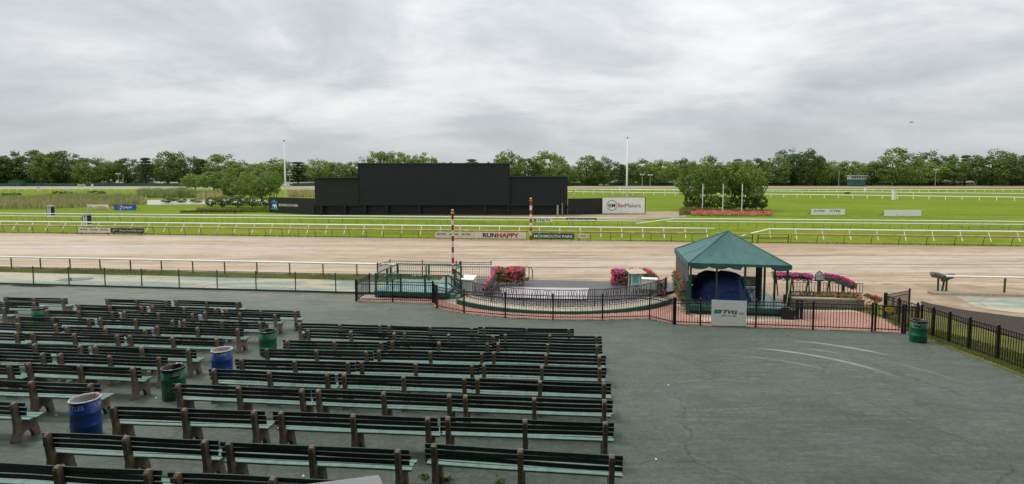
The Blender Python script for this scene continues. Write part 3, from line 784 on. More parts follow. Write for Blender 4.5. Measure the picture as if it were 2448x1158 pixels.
# ================================================================ RAILS
def rail(name, label, A, B, h, gap, dbase, rr, mr, mp, pr=.03, end=False, wavy=0., group='track rails', goose=True, ramp=0.):
    """A, B: ends on the ground below the rail; dbase: the post foot stands this far across from the rail"""
    A, B = Vector(A), Vector(B); L = (B - A).length; d = (B - A) / L; nn = Vector((-d.y, d.x, 0))
    t = thing(name, label, 'rail', A, 0, group)
    N = max(2, int(L / 1.2)) if wavy else max(2, int(L / 6))
    pts = [d * (L * i / N) + Vector((0, 0, h + wavy * noise.noise((i * .7, 0, L)))) for i in range(N + 1)]
    if ramp: pts = [Vector(d * -ramp) + Vector((0, 0, .28))] + pts
    O('top_rail', MB().tube(pts, rr, 8), mr, t, smooth=True)
    b = MB()
    if goose: b.tube([nn * dbase, nn * (dbase * .8) + Vector((0, 0, h * .55)), nn * (dbase * .35) + Vector((0, 0, h * .88)), Vector((0, 0, h - rr * .5))], pr, 6)
    else: b.tube([nn * dbase, Vector((0, 0, h))], pr, 6)
    me = b.mesh('post'); me.materials.append(mp)
    n_ = int(L / gap)
    for i in range(n_ + 1):
        O('post', me, None, t, d * min(L, i * gap + (0 if i else .05)))
    return t
RM = M['rail_white']
def onw(px, w): p_ = W(px, 560, w); return Vector((p_.x, p_.y, 0))
w_ = 58.6
rail('dirt_rail', 'muddy tan rail along the dirt infield edge, reaching to the small striped pole', T(-150, w_), onw(1262, w_), 1.0, 2.1, .35, .10, M['rail_tan'], M['post_brown'], wavy=.02)
rail('dirt_rail', 'muddy tan rail section running from the small striped pole towards the tent', onw(1271, w_), onw(1692, w_), 1.0, 2.2, .35, .10, M['rail_tan'], M['post_brown'])
for i, (pa, pb) in enumerate(((1712, 1800), (1812, 1886))):
    A, B = onw(pa, w_ + .2), onw(pb, w_ + .2)
    t = rail('dirt_rail', ['movable rail gate section showing past the peak of the tent', 'movable rail gate section with two lower bars beside the tent'][i], A, B, .98, (B - A).length, .15, .075, M['rail_tan'], M['post_brown'], .05)
    for z in (.62, .48): O('lower_bar', MB().bar(Vector((0, 0, z)), B - A + Vector((0, 0, z)), .05, .06), M['post_brown'], t)
rail('dirt_rail', 'muddy tan rail running on beyond the tent along the dirt', onw(1893, w_), T(150, w_), 1.0, 2.7, .35, .10, M['rail_tan'], M['post_brown'])
w_ = 63.2
rail('turf_rail', 'white turf rail on slanted posts behind the muddy dirt rail, long stretch', T(-160, w_ - 1.2), onw(1707, w_), 1.1, 2.44, -.75, .085, RM, RM, .04, goose=False)
A = onw(1838, w_)
rail('turf_rail', 'white turf rail on slanted posts rising from a ramp behind the tent', A, T(150, w_ + .6), 1.1, 2.9, -.5, .085, RM, RM, .04, goose=False, ramp=3.)
w_ = 73.6
rail('turf_rail', 'thin white rail on dark posts in front of the tote board', T(-170, w_ - 1.8), onw(1548, w_), 1.05, 2.1, .35, .052, RM, M['post_dark'], .02)
rail('turf_rail', 'thin white rail on dark posts in front of the flower bed', onw(1592, w_), T(160, w_ + .6), 1.05, 2.4, .35, .052, RM, M['post_dark'], .02)
w_ = 78.6
rail('turf_rail', 'thicker white rail at the foot of the tote board', T(-175, w_ - 1.2), onw(1519, w_), 1.05, 2.4, .35, .072, RM, M['post_dark'], .02)
rail('turf_rail', 'thicker white rail sloping up and running past the flower bed', onw(1612, w_), T(170, w_ + 1), 1.05, 2.6, .35, .072, RM, M['post_dark'], .02, ramp=5.5)
def prail(label, a, b, h, gap, rr, goose=True):
    A, B = at(*a, h), at(*b, h); A.z = B.z = 0
    d = (B - A); A = A - d * .15; B = B + d * .25
    return rail('far_rail', label, A, B, h, gap, -.4, rr, RM, RM, rr * .6, group='far rails', goose=False)
prail('white rail crossing the far lawn nearest the blank white board', (1358, 458.7), (2448, 472.2), 1.1, 4.2, .13)['label'] = 'white rail on posts crossing the lawn past the tall white marker post'
prail('white rail without visible posts across the lawn, middle of three', (1424, 453.2), (2448, 463.4), 1.05, 40, .12)
prail('long white rail along the far side of the infield by the distant dirt', (-80, 451.8), (2520, 453.9), 1.1, 4.6, .16)
rail('outer_rail', 'white outer rail on green posts between the dirt and the chain-link fence', T(-80, 35), T(-5.4, 35), .98, 2.5, .02, .064, RM, M['post_green'], .045, goose=False)
A = Vector((at(2262, 661, .98).x, at(2262, 661, .98).y, 0)); B = T(60, ww(A))
rail('outer_rail', 'white outer rail running away from the padded posts', A, B, .98, 3.3, .02, .064, RM, M['post_green'], .055, goose=False)

# padded rail end
p_ = at(2242, 697)
t = thing('padded_posts', 'two green posts wrapped in sagging grey padding at the rail end', 'post', p_)
for dx, hh in ((0., 1.02), (.42, .98)):
    O('post', MB().tube([(dx * .6, 0, 0), (dx, .02, hh)], .055, 8), M['post_green'], t)
for dx, dz, ln, rz in ((-.05, 1.0, .75, .35), (.55, .88, .70, -.45)):
    vs = []; n_ = 12; K = 7
    for i in range(K):
        u = i / (K - 1) - .5
        for k in range(n_):
            a = 2 * PI * k / n_; r = .20 + .03 * math.sin(3 * a + i) + .02 * noise.noise((i, k, dx))
            vs.append((dx + u * ln * math.cos(rz) + .0, r * math.cos(a), dz + u * ln * -math.sin(rz) * .6 + r * math.sin(a) * .85))
    fs = [(i * n_ + k, i * n_ + (k + 1) % n_, (i + 1) * n_ + (k + 1) % n_, (i + 1) * n_ + k) for i in range(K - 1) for k in range(n_)] + [tuple(range(n_))[::-1], tuple((K - 1) * n_ + k for k in range(n_))]
    O('padding', MB().add(vs, fs), M['pad'], t, smooth=True)

# ---------------------------------------------------------------- chain-link fence
A, B = T(-62, 30), T(-9.45, 30); L = (B - A).length; d = (B - A) / L
t = thing('chain_link_fence', 'low green chain-link fence between the bench apron and the track', 'fence', A)
me = MB().tube([(0, 0, 0), (0, 0, 1.27)], .035, 8).mesh('post'); me.materials.append(M['post_green'])
k0 = tt(at(75, 684)) - tt(A); gap = 2.58; i = k0 % gap
while i < L: O('post', me, None, t, d * i); i += gap
O('top_rail', MB().tube([(0, 0, 1.2), d * L + Vector((0, 0, 1.2))], .02, 6), M['post_green'], t)
O('bottom_board', MB().bar(Vector((0, 0, .07)), d * L + Vector((0, 0, .07)), .05, .12), M['post_dark'], t)
b = MB(); step = .075; hgt = 1.1
for i in range(int(L / step)):
    for s_ in (0, 1):
        x0, x1 = (i * step, i * step + hgt) if s_ else (i * step + hgt, i * step)
        if max(x0, x1) > L: continue
        p0, p1 = d * x0 + Vector((0, 0, .1)), d * x1 + Vector((0, 0, 1.2)); q_ = Vector((0, 0, .0032)); nn = Vector((-d.y, d.x, 0)) * (.004 * (1 if s_ else -1))
        b.add([p0 + nn - q_, p0 + nn + q_, p1 + nn + q_, p1 + nn - q_], [(0, 1, 2, 3)])
o = O('wire_mesh', b, M['wire'], t); o['kind'] = 'stuff'

# ---------------------------------------------------------------- black picket fences
PK = {}
def picket_fence(name, label, pts, h=1.2, gap=.118, posts=True, cat='fence', group='black picket fences', curve=1):
    P = [Vector(p_) for p_ in pts]; root = P[0]
    t = thing(name, label, cat, root, 0, group)
    if h not in PK:
        me = MB().box(-.009, .009, -.009, .009, .06, h - .045).mesh('picket'); me.materials.append(M['black'])
        m2 = MB().box(-.034, .034, -.034, .034, 0, h + .03).lathe([(.045, h + .03), (.05, h + .05), (.03, h + .075), (.008, h + .085)], 8).mesh('post'); m2.materials.append(M['black'])
        PK[h] = (me, m2)
    me, m2 = PK[h]
    for i in range(len(P)):
        if posts: O('post', m2, None, t, P[i] - root, math.atan2((P[min(i + 1, len(P) - 1)] - P[max(0, i - 1)]).y, (P[min(i + 1, len(P) - 1)] - P[max(0, i - 1)]).x))
    for i in range(len(P) - 1):
        a, b_ = P[i] - root, P[i + 1] - root; d = b_ - a; L = d.length; rz = math.atan2(d.y, d.x)
        for z in (h - .04, h - .20, .14):
            O('rail', MB().bar(a + Vector((0, 0, z)), b_ + Vector((0, 0, z)), .036, .036), M['black'], t)
        n_ = max(1, int(round(L / gap)))
        for k in range(1, n_):
            O('picket', me, None, t, a + d * (k / n_), rz)
    return t
def g0(p_): return Vector((p_.x, p_.y, gz(p_.y) + .012))
FB = [g0(p_) for p_ in FENCE]
picket_fence('picket_fence', 'black picket fence panels in front of the green wooden platform', FB[0:3])
L0 = g0(at(884, 703))
picket_fence('picket_fence', 'short black picket return closing the side of the green platform', [FB[0] + Vector((.02, .05, 0)), L0])
picket_fence('picket_gate', 'narrow black picket gate leaf standing open beside the green platform', [FB[2] + Vector((.06, -.06, 0)), FB[3] + Vector((-.02, .05, 0))], cat='gate')
picket_fence('picket_fence', 'curved black picket fence around the winner circle', FB[3:10])
picket_fence('picket_fence', 'black picket fence in front of the tent with the white sign on it', [FB[9] + Vector((.08, -.01, 0))] + FB[10:14])
G1, G2 = FB[13] + Vector((.12, -.02, 0)), FB[14] + Vector((-.10, .02, 0))
gt = picket_fence('picket_gate', 'black picket gate with a yellow sign beside the green barrel', [G1, G2], cat='gate')
picket_fence('picket_fence', 'short black picket stub between the gate post and the sloping fence', [FB[14], g0(Vector((17.3, 21.75, 0)))])
picket_fence('picket_fence', 'black picket fence running downhill along the grass strip', RF)
picket_fence('picket_fence', 'short black picket return at the far corner of the gate path', [RF[0] + Vector((.1, .02, 0)), g0(at(2172, 752))])
# fence behind the green platform
bk0, bk1, bk2, bk3 = at(903, 673), at(933, 664), at(1010, 666), at(1091, 667)
picket_fence('picket_fence', 'black picket fence behind the green platform along the verge', [g0(p_) for p_ in (bk0, bk1, bk2, bk3, at(1174, 668))], gap=.16)
# yellow notice on the gate
f = Face(G1.lerp(G2, .33), G1.lerp(G2, .64), G1.z + .93, G1.z + 1.10, .03)
t = thing('gate_sign', 'small yellow notice fixed to the picket gate', 'sign', f.pt(.5, 0))
O('panel', MB().obox(f.pt(.5, .5, -.008) - t.location, f.r, f.n, f.L, .012, f.z1 - f.z0), M['print_yellow'], t)
for v in (.62, .30): f.shape(t, 'text_line', [(.12, v), (.88, v), (.88, v + .12), (.12, v + .12)], M['print_black'], .004)

# ---------------------------------------------------------------- ornamental iron fence on the ring
def iron_fence(label, pts, z0, h=.92, gap=.118, arches=True, group='ornamental iron fences'):
    P = [Vector(p_) for p_ in pts]; root = Vector((P[0].x, P[0].y, z0))
    t = thing('iron_fence', label, 'fence', root, 0, group)
    Q = [Vector((p_.x - root.x, p_.y - root.y, 0)) for p_ in P]
    for z in (h, .30, .06): O('rail', MB().tube([q_ + Vector((0, 0, z)) for q_ in Q], .019, 6), M['black'], t)
    cum = [0]
    for i in range(len(Q) - 1): cum.append(cum[-1] + (Q[i + 1] - Q[i]).length)
    def pos(s_):
        for i in range(len(Q) - 1):
            if s_ <= cum[i + 1] or i == len(Q) - 2: return Q[i].lerp(Q[i + 1], (s_ - cum[i]) / (cum[i + 1] - cum[i]))
    me = MB().tube([(0, 0, .30), (0, 0, h)], .014, 5).mesh('bar'); me.materials.append(M['black'])
    mp = MB().tube([(0, 0, -.02), (0, 0, h + .03)], .024, 6).mesh('post'); mp.materials.append(M['black'])
    s_ = 0.; k = 0; per = 16
    while s_ < cum[-1]:
        ph = k % per
        if ph == 0: O('post', mp, None, t, pos(s_))
        elif not arches or ph in (1, 2, 3, 4, 8, 9, 13, 14, 15): O('bar', me, None, t, pos(s_))
        if arches and ph in (4, 9):
            for a_, b_ in ((0, 2), (1, 3), (2, 4)) if ph == 4 else ((0, 2), (1, 3), (2, 4)):
                pts_ = []
                for i in range(9):
                    u = i / 8; q_ = pos(min(cum[-1], s_ + gap * (a_ + (b_ - a_) * u))); pts_.append(q_ + Vector((0, 0, .34 + (h - .36) * math.sin(u * PI) ** .6)))
                O('arch', MB().tube(pts_, .014, 5), M['black'], t)
        if k % 3 == 1:                        # rings between the lower rails
            c = pos(s_); c2 = pos(min(cum[-1], s_ + .01)); dd = (c2 - c); dd = dd.normalized() if dd.length > 1e-6 else Vector((1, 0, 0))
            O('scroll', MB().tube([c + dd * (.115 * math.cos(2 * PI * i / 12)) + Vector((0, 0, .18 + .115 * math.sin(2 * PI * i / 12))) for i in range(13)], .013, 4), M['black'], t)
        s_ += gap; k += 1
    return t
a0, a1 = math.radians(180 + 27), math.radians(360 - 30)
iron_fence('curved iron fence with pointed arches and rings on the winner circle', [RC + arc(RR - .75, a0 + (a1 - a0) * i / 40) for i in range(41)], .285)

# ---------------------------------------------------------------- striped finish poles
def striped_pole(base, H, r, n_, label, ball=True):
    t = thing('striped_pole', label, 'pole', base, group='striped finish poles')
    hs = H / n_
    for i in range(n_):
        O('band', MB().lathe([(r, i * hs), (r, (i + 1) * hs)], 12, cap=True), M['red' if (n_ - 1 - i) % 2 == 0 else 'white'], t, smooth=False)
    O('collar', MB().lathe([(r * 1.02, H + .001), (r * 1.5, H + .03), (r * 1.5, H + .09), (r * .8, H + .13)], 12), M['gold'], t)
    if ball: O('ball', MB().lathe([(r * .5, H + .12)] + [(r * 1.15 * math.sin(a * PI / 8), H + .14 + r * 1.15 * (1 - math.cos(a * PI / 8))) for a in range(1, 9)], 14), M['gold'], t, smooth=True)
    return t
b = at(1083, 668); Hh = up(1081, 512, b.y).z
striped_pole(b, Hh, .085, 12, 'tall red and white striped finish pole with gold ball')
b = onw(1269, 58.9); Hh = up(1269, 482, b.y).z
striped_pole(b, Hh, .13, 9, 'thicker red and white striped pole standing at the tan infield rail')
b = at(1101, 672)
t = thing('post_box', 'slim green post with a small box on top beside the finish pole', 'post', b)
O('post', MB().box(-.03, .03, -.03, .03, 0, up(1101, 640, b.y).z), M['post_green'], t)
O('box', MB().box(-.08, .08, -.06, .06, up(1101, 640, b.y).z - .02, up(1101, 625, b.y).z), M['post_green'], t)

def leafquad(b, p_, s_, r):
    n_ = Vector((r.gauss(0, 1), r.gauss(0, 1), r.gauss(0, 1) + .5)).normalized(); a = n_.orthogonal().normalized(); c = n_.cross(a)
    th = r.uniform(0, PI); a, c = a * math.cos(th) + c * math.sin(th), c * math.cos(th) - a * math.sin(th)
    b.add([p_ - a * s_, p_ - c * s_ * .55, p_ + a * s_, p_ + c * s_ * .55], [(0, 1, 2, 3)])

# ================================================================ GREEN WOODEN PLATFORM
dl, dr = at(897, 712), at(1068, 718)
dv = Vector((dr.x - dl.x, dr.y - dl.y, 0)); DW = dv.length; rzd = math.atan2(dv.y, dv.x); DD = 3.6; DH = .42
t = thing('wooden_platform', 'green wooden viewing platform with wet deck boards and handrails', 'platform', dl, rzd)
nb = 26
for i in range(nb):
    O('deck_board', MB().box((i + .03) * DW / nb, (i + .97) * DW / nb, 0, DD, DH - .04, DH + RND.uniform(-.003, .003)), M['deck_floor'], t)
for y in (0, DD): O('fascia', MB().box(0, DW, y - .045, y - .004, DH - .26, DH - .03), M['deck_green'], t)
for x in (-.045, DW + .004): O('fascia', MB().box(x, x + .041, 0, DD - .05, DH - .26, DH - .03), M['deck_green'], t)
for x in (.25, DW / 2, DW - .25):
    for y in (.2, DD - .2): O('footing', MB().box(x - .13, x + .13, y - .13, y + .13, -.02, DH - .05), M['deck_green'], t)
for x, y in ((.04, .05), (DW * .36, .05), (DW * .70, .05), (DW - .04, .05), (.04, DD * .5), (.04, DD - .05), (DW * .5, DD - .05), (DW - .04, DD - .05), (DW - .04, DD * .55)):
    O('post', MB().box(x - .05, x + .05, y - .05, y + .05, DH - .2 if y > 1 else .0, DH + 1.0), M['deck_green'], t)
for z, th in ((DH + 1.0, .05), (DH + .55, .04)):
    w_ = .11 if z > DH + .9 else .05
    O('handrail', MB().bar((0, .05, z), (DW, .05, z), w_, th), M['deck_green'], t)
    O('handrail', MB().bar((.04, .1, z), (.04, DD, z), w_, th), M['deck_green'], t)
    O('handrail', MB().bar((.1, DD - .05, z), (DW - .1, DD - .05, z), w_, th), M['deck_green'], t)
    O('handrail', MB().bar((DW - .04, DD * .55, z), (DW - .04, DD - .1, z), w_, th), M['deck_green'], t)
for k in range(2):
    O('step', MB().box(DW + .06 + k * .32, DW + .36 + k * .32, .3, 1.8, 0, DH - .14 * (k + 1)), M['deck_floor'], t)
for y in (.25, 1.85):
    O('stair_rail', MB().bar((DW, y, DH + 1.0), (DW + .8, y, .75), .05, .08), M['deck_green'], t)
    O('stair_rail', MB().bar((DW, y, DH + .55), (DW + .8, y, .35), .04, .07), M['deck_green'], t)
    O('stair_post', MB().box(DW + .76, DW + .86, y - .05, y + .05, 0, .85), M['deck_green'], t)

# ---------------------------------------------------------------- white lectern and boxes
def bx(p_): return Vector((p_.x, p_.y, p_.z))
b = at(1121, 702)
t = thing('lectern', 'white wooden lectern with a sloping top inside the iron fence', 'lectern', b, -.25)
O('body', MB().prism([(-.28, 0), (.28, 0), (.28, 1.0), (-.28, .88)], (0, 0, 0), (0, 1, 0), (0, 0, 1), (1, 0, 0), .62), M['white'], t)
O('top', MB().prism([(-.36, .865), (.36, 1.02), (.36, 1.07), (-.36, .915)], (0, 0, .004), (0, 1, 0), (0, 0, 1), (1, 0, 0), .80), M['white'], t)
for x in (-.318, .318): O('trim', MB().box(x - .012, x + .012, -.26, .26, .02, .10), M['white'], t)

b = at(1520, 702)
t = thing('sign_stand', 'white slatted stand with small roof and teal TVG poster', 'stand', b, .12)
hs = up(1520, 652, b.y).z
for x in (-.36, .36):
    for y in (-.25, .25): O('leg', MB().box(x - .03, x + .03, y - .03, y + .03, 0, hs - .03), M['white'], t)
O('panel', MB().box(-.40, .12, -.30, -.282, hs * .30, hs - .03), M['white'], t)
O('roof', MB().prism([(-.45, hs - .02), (.45, hs + .10), (.45, hs + .14), (-.45, hs + .02)], (0, 0, 0), (0, 1, 0), (0, 0, 1), (1, 0, 0), 1.05), M['coping'], t)
O('brace', MB().bar((.16, -.28, hs * .35), (.36, -.25, hs * .92), .03), M['white'], t)
O('brace', MB().bar((.36, -.25, hs * .35), (.16, -.28, hs * .92), .03), M['white'], t)
O('poster', MB().box(-.34, .04, -.312, -.302, hs * .55, hs * .90), M['print_lightteal'], t)
vs, fs = glyphs('TVG', .2, .02)
O('lettering', MB().add([(-.34 + .34 * x, -.305, hs * .36 + .13 * y) for x, y in vs], fs), M['print_navy'], t)
O('poster_mark', MB().poly([(-.30, -.316, hs * .60), (-.16, -.316, hs * .84), (-.06, -.316, hs * .62), (-.16, -.316, hs * .75)]), M['print_teal'], t)

b = at(1552, 718)
t = thing('speaker_column', 'white speaker box with dark open end on a fluted pale pedestal', 'speaker', b, -.22)
h0, h1 = up(1548, 690, b.y).z, up(1548, 667, b.y).z
for i in range(14):
    a = 2 * PI * i / 14; O('flute', MB().tube([(.21 * math.cos(a), .21 * math.sin(a), 0), (.21 * math.cos(a), .21 * math.sin(a), h0)], .045, 6), M['metal'], t)
O('box', MB().box(-.42, .42, -.26, .26, h0 + .005, h1), M['white'], t)
O('box_lid', MB().box(-.45, .45, -.29, .29, h1 + .003, h1 + .03), M['white'], t)
O('grille', MB().box(.422, .435, -.22, .22, h0 + .05, h1 - .04), M['print_black'], t)

# ================================================================ TENT
F0, F1 = at(1647, 629, 2.72), at(1888, 634, 2.72)
fv = Vector((F1.x - F0.x, F1.y - F0.y, 0)); TW = fv.length; TD = 5.4; rzt = math.atan2(fv.y, fv.x) - .045
z0 = gz(F0.y) + .012
tent = thing('canopy_tent', 'green canvas tent with peaked roof and scalloped edge over a green deck', 'tent', Vector((F0.x, F0.y, z0)), rzt)
eh = 2.72 - z0; ph = 4.10 - z0
C = Vector((TW / 2, TD / 2, ph))
cr_ = [Vector((0, 0, eh)), Vector((TW, 0, eh)), Vector((TW, TD, eh)), Vector((0, TD, eh))]
for s_ in range(4):
    a, b_ = cr_[s_], cr_[(s_ + 1) % 4]; N = 26; vs = []; fs = []
    for j in range(N + 1):
        for i in range(N + 1 - 0):
            u, v = i / N, j / N
            e = a.lerp(b_, u); p_ = e.lerp(C, v)
            sag = -.16 * math.sin(v * PI) * (1 - abs(2 * u - 1) ** 2) + .10 * (abs(2 * u - 1) ** 3) * (1 - v) * 0
            fold = (.035 * noise.noise((u * 9, v * 3, s_ * 5.)) + .025 * noise.noise((u * 22, v * 2, s_ * 9.))) * (1 - v)
            p_ = p_ + Vector((0, 0, sag + fold)); vs.append(p_)
    fs = [(j * (N + 1) + i, j * (N + 1) + i + 1, (j + 1) * (N + 1) + i + 1, (j + 1) * (N + 1) + i) for j in range(N) for i in range(N)]
    O('roof_panel', MB().add(vs, fs), M['canopy'], tent, smooth=True)
    m_ = a.lerp(b_, .5); pts_ = [m_.lerp(C, v) + Vector((0, 0, -.16 * math.sin(v * PI) + .010)) for v in (0, .2, .4, .6, .8, 1.)]
    O('panel_seam', MB().tube(pts_, .012, 5), M['seam'], tent)
    # scalloped valance
    d = (b_ - a); L = d.length; d = d / L; nn = Vector((d.y, -d.x, 0)); K = 64; vs = []
    for i in range(K + 1):
        u = i / K; sc_ = abs(math.sin(u * PI * 5)) ** .35
        low = .12 + .17 * sc_ + .03 * noise.noise((u * 6, s_, 0))
        if s_ == 0 and .52 < u < .80: low *= .45
        e = a.lerp(b_, u) + Vector((0, 0, .012 + .02 * noise.noise((u * 9, 0, s_ * 5.))))
        for k in range(4):
            q_ = k / 3; vs.append(e + nn * (.03 + .05 * q_ * noise.noise((u * 14, q_, s_ + 2.)) + .015 * q_) - Vector((0, 0, low * q_)))
    fs = [(4 * i + k, 4 * i + 4 + k, 4 * i + 5 + k, 4 * i + 1 + k) for i in range(K) for k in range(3)]
    O('valance', MB().add(vs, fs), M['canopy'], tent, smooth=True)
for a in cr_: O('hip_seam', MB().tube([a + Vector((0, 0, .02)), a.lerp(C, .5) + Vector((0, 0, .012)), C + Vector((0, 0, .02))], .018, 6), M['canopy'], tent)
for x, y in ((.12, .12), (TW * .285, .10), (TW * .565, .10), (TW - .12, .12), (.12, TD - .12), (TW * .5, TD - .12), (TW - .12, TD - .12), (TW - .12, TD * .38), (.12, TD * .5), (TW * .86, TD * .35)):
    O('post', MB().box(x - .045, x + .045, y - .045, y + .045, .3, eh - .02), M['post_green'], tent)
for k in range(4):
    a, b_ = cr_[k], cr_[(k + 1) % 4]; q_ = (C - a) * .03; q2 = (C - b_) * .03
    O('eave_beam', MB().bar(a + Vector((q_.x, q_.y, -.10)), b_ + Vector((q2.x, q2.y, -.10)), .05, .07), M['post_green'], tent)
DK = .46
nb = 24
for i in range(nb):
    O('deck_board', MB().box(.05, TW - .05, .02 + (i + .03) * TD / nb, .02 + (i + .97) * TD / nb, DK - .05, DK + RND.uniform(-.003, .003)), M['deck_floor'], tent)
for y in (-.02, TD): O('fascia', MB().box(.02, TW - .02, y - .02, y + .02, DK - .25, DK - .03), M['deck_green'], tent)
for x in (.0, TW): O('fascia', MB().box(x - .02, x + .02, .01, TD - .03, DK - .25, DK - .03), M['deck_green'], tent)
O('underdeck', MB().box(.12, TW - .12, .10, TD - .1, .0, DK - .26), M['wall_dark'], tent)
O('side_screen', MB().box(.03, .045, .25, TD - .2, DK + .9, eh - .08), M['mesh_grey'], tent)
for y0_, y1_ in ((.25, 1.9), (1.95, 3.6), (3.65, TD - .2)): O('side_screen', MB().box(.048, .056, y0_, y1_, DK + .02, eh - .12), M['mesh_grey'], tent)
O('vinyl_window', MB().box(.2, TW * .48, TD - .15, TD - .14, DK + .1, eh - .1), M['vinyl'], tent)
O('vinyl_window', MB().box(TW * .52, TW - .2, TD - .15, TD - .14, DK + .1, eh - .1), M['vinyl'], tent)
O('lower_panel', MB().box(.2, TW - .2, TD - .11, TD - .09, DK + .02, DK + .62), M['mesh_grey'], tent)
O('screen_door', MB().box(TW * .80, TW * .82, TD * .30, TD * .46, DK + .02, eh - .15), M['mesh_grey'], tent)
O('corner_panel', MB().box(-.14, .04, -.30, -.22, .0, 1.75), M['deck_green'], tent)

# covered bulk under the blue tarpaulin
tp0 = tent.location + Vector((math.cos(rzt) * TW * .40 - math.sin(rzt) * 2.2, math.sin(rzt) * TW * .40 + math.cos(rzt) * 2.2, DK + .002))
t = thing('covered_load', 'dark blue tarpaulin draped over a bulky load inside the tent', 'tarpaulin', tp0, rzt)
N, K = 48, 14; vs = []
for j in range(K + 1):
    v = j / K
    for i in range(N):
        a = 2 * PI * i / N; ca, sa = math.cos(a), math.sin(a)
        sup = (abs(ca) ** 3.2 + abs(sa) ** 3.2) ** (-1 / 3.2)
        if v < .62:
            q_ = v / .62; flare = 1.18 - .36 * q_ + .05 * (1 - q_) * noise.noise((ca * 4, sa * 4, q_ * 1.2)); z = 1.12 * q_
        else:
            q_ = (v - .62) / .38; flare = .82 * math.cos(q_ * PI / 2) ** .8; z = 1.12 + .26 * math.sin(q_ * PI / 2)
        n_ = noise.noise((ca * 2.6, sa * 2.6, v * 2.)) + .7 * noise.noise((ca * 6, sa * 6, v * 1.4))
        vs.append((1.30 * sup * flare * ca * (1 + .05 * n_), 1.0 * sup * flare * sa * (1 + .06 * n_), max(.01, z + .07 * n_ * (v > .1)) - (.18 * ca if v > .5 else 0) * -.3))
fs = [(j * N + i, j * N + (i + 1) % N, (j + 1) * N + (i + 1) % N, (j + 1) * N + i) for j in range(K) for i in range(N)]
O('cover', MB().add(vs, fs), M['tarp'], t, smooth=True)
O('tie_rope', MB().tube([(-1.45 + 2.9 * i / 12, -1.06 - .04 * math.sin(i), .50 + .05 * math.sin(i * 1.7)) for i in range(13)], .012, 5), M['print_black'], t)

# chair with a pale back in the tent, trolley and broom at its corner
def tl(x, y, z): return tent.location + Vector((math.cos(rzt) * x - math.sin(rzt) * y, math.sin(rzt) * x + math.cos(rzt) * y, z))
t = thing('folding_chair', 'folding chair with white back inside the tent', 'chair', tl(TW * .72, 2.4, DK + .002), rzt + .5)
O('seat', MB().box(-.22, .22, -.2, .2, .42, .45), M['print_black'], t)
O('backrest', MB().box(-.21, .21, .19, .21, .62, .88), M['white'], t)
for x in (-.2, .2):
    O('leg', MB().bar((x, -.22, 0), (x, .2, .9), .025), M['metal'], t); O('leg', MB().bar((x * .9, .2, 0), (x * .9, -.18, .43), .025), M['metal'], t)
t = thing('hand_truck', 'black hand truck and bin parked at the corner of the tent', 'hand truck', tl(TW - .25, -.50, 0), rzt)
O('bin', MB().prism([(-.26, .12), (.24, .10), (.30, .58), (-.30, .58)], (0, 0, 0), (1, 0, 0), (0, 0, 1), (0, 1, 0), .36), M['print_black'], t)
O('frame', MB().box(.42, .46, -.05, .25, .06, 1.05).box(.62, .66, -.05, .25, .06, 1.05).box(.42, .66, .0, .04, 1.0, 1.05), M['print_black'], t)
O('toe_plate', MB().box(.36, .72, -.30, .0, .03, .055), M['print_black'], t)
for x in (-.2, .2): O('wheel', MB().tube([(x, -.19, .09), (x, -.14, .09)], .09, 12), M['print_black'], t)
t = thing('push_broom', 'broom with a pale handle leaning on the tent corner post', 'broom', tl(TW - .35, -.30, .0), rzt)
O('handle', MB().tube([(0, -.22, .62), (.28, .16, 2.05)], .016, 6), M['coping'], t)
O('brush', MB().box(-.15, .15, -.27, -.17, .58, .66), M['print_black'], t)

# ---------------------------------------------------------------- white TVG sign on the fence
A, B = FB[10].lerp(FB[11], .195), FB[10].lerp(FB[11], .825)
f = Face(A, B, A.z + .06, A.z + 1.20, .05)
t = thing('fence_sign', 'white corrugated sign reading TVG com your best bet on the picket fence', 'sign', f.pt(.5, 0))
for v0, v1 in ((0, .34), (.345, .72), (.725, 1)): O('panel', MB().obox(f.pt(.5, (v0 + v1) / 2, -.012) - t.location, f.r, f.n, f.L, .016, (v1 - v0) * (f.z1 - f.z0)), M['sign_white'], t)
f.tvg(t, .06, .745, .47, .62)
f.text(t, '.com', .76, .93, .465, .53, M['print_black'], .25, .0)
f.text(t, 'your', .29, .44, .335, .425, M['print_navy'], .25, .0)
f.text(t, 'best', .46, .585, .365, .43, M['metal'], .25, .0)
f.text(t, 'bet', .615, .72, .365, .43, M['print_black'], .25, .02)

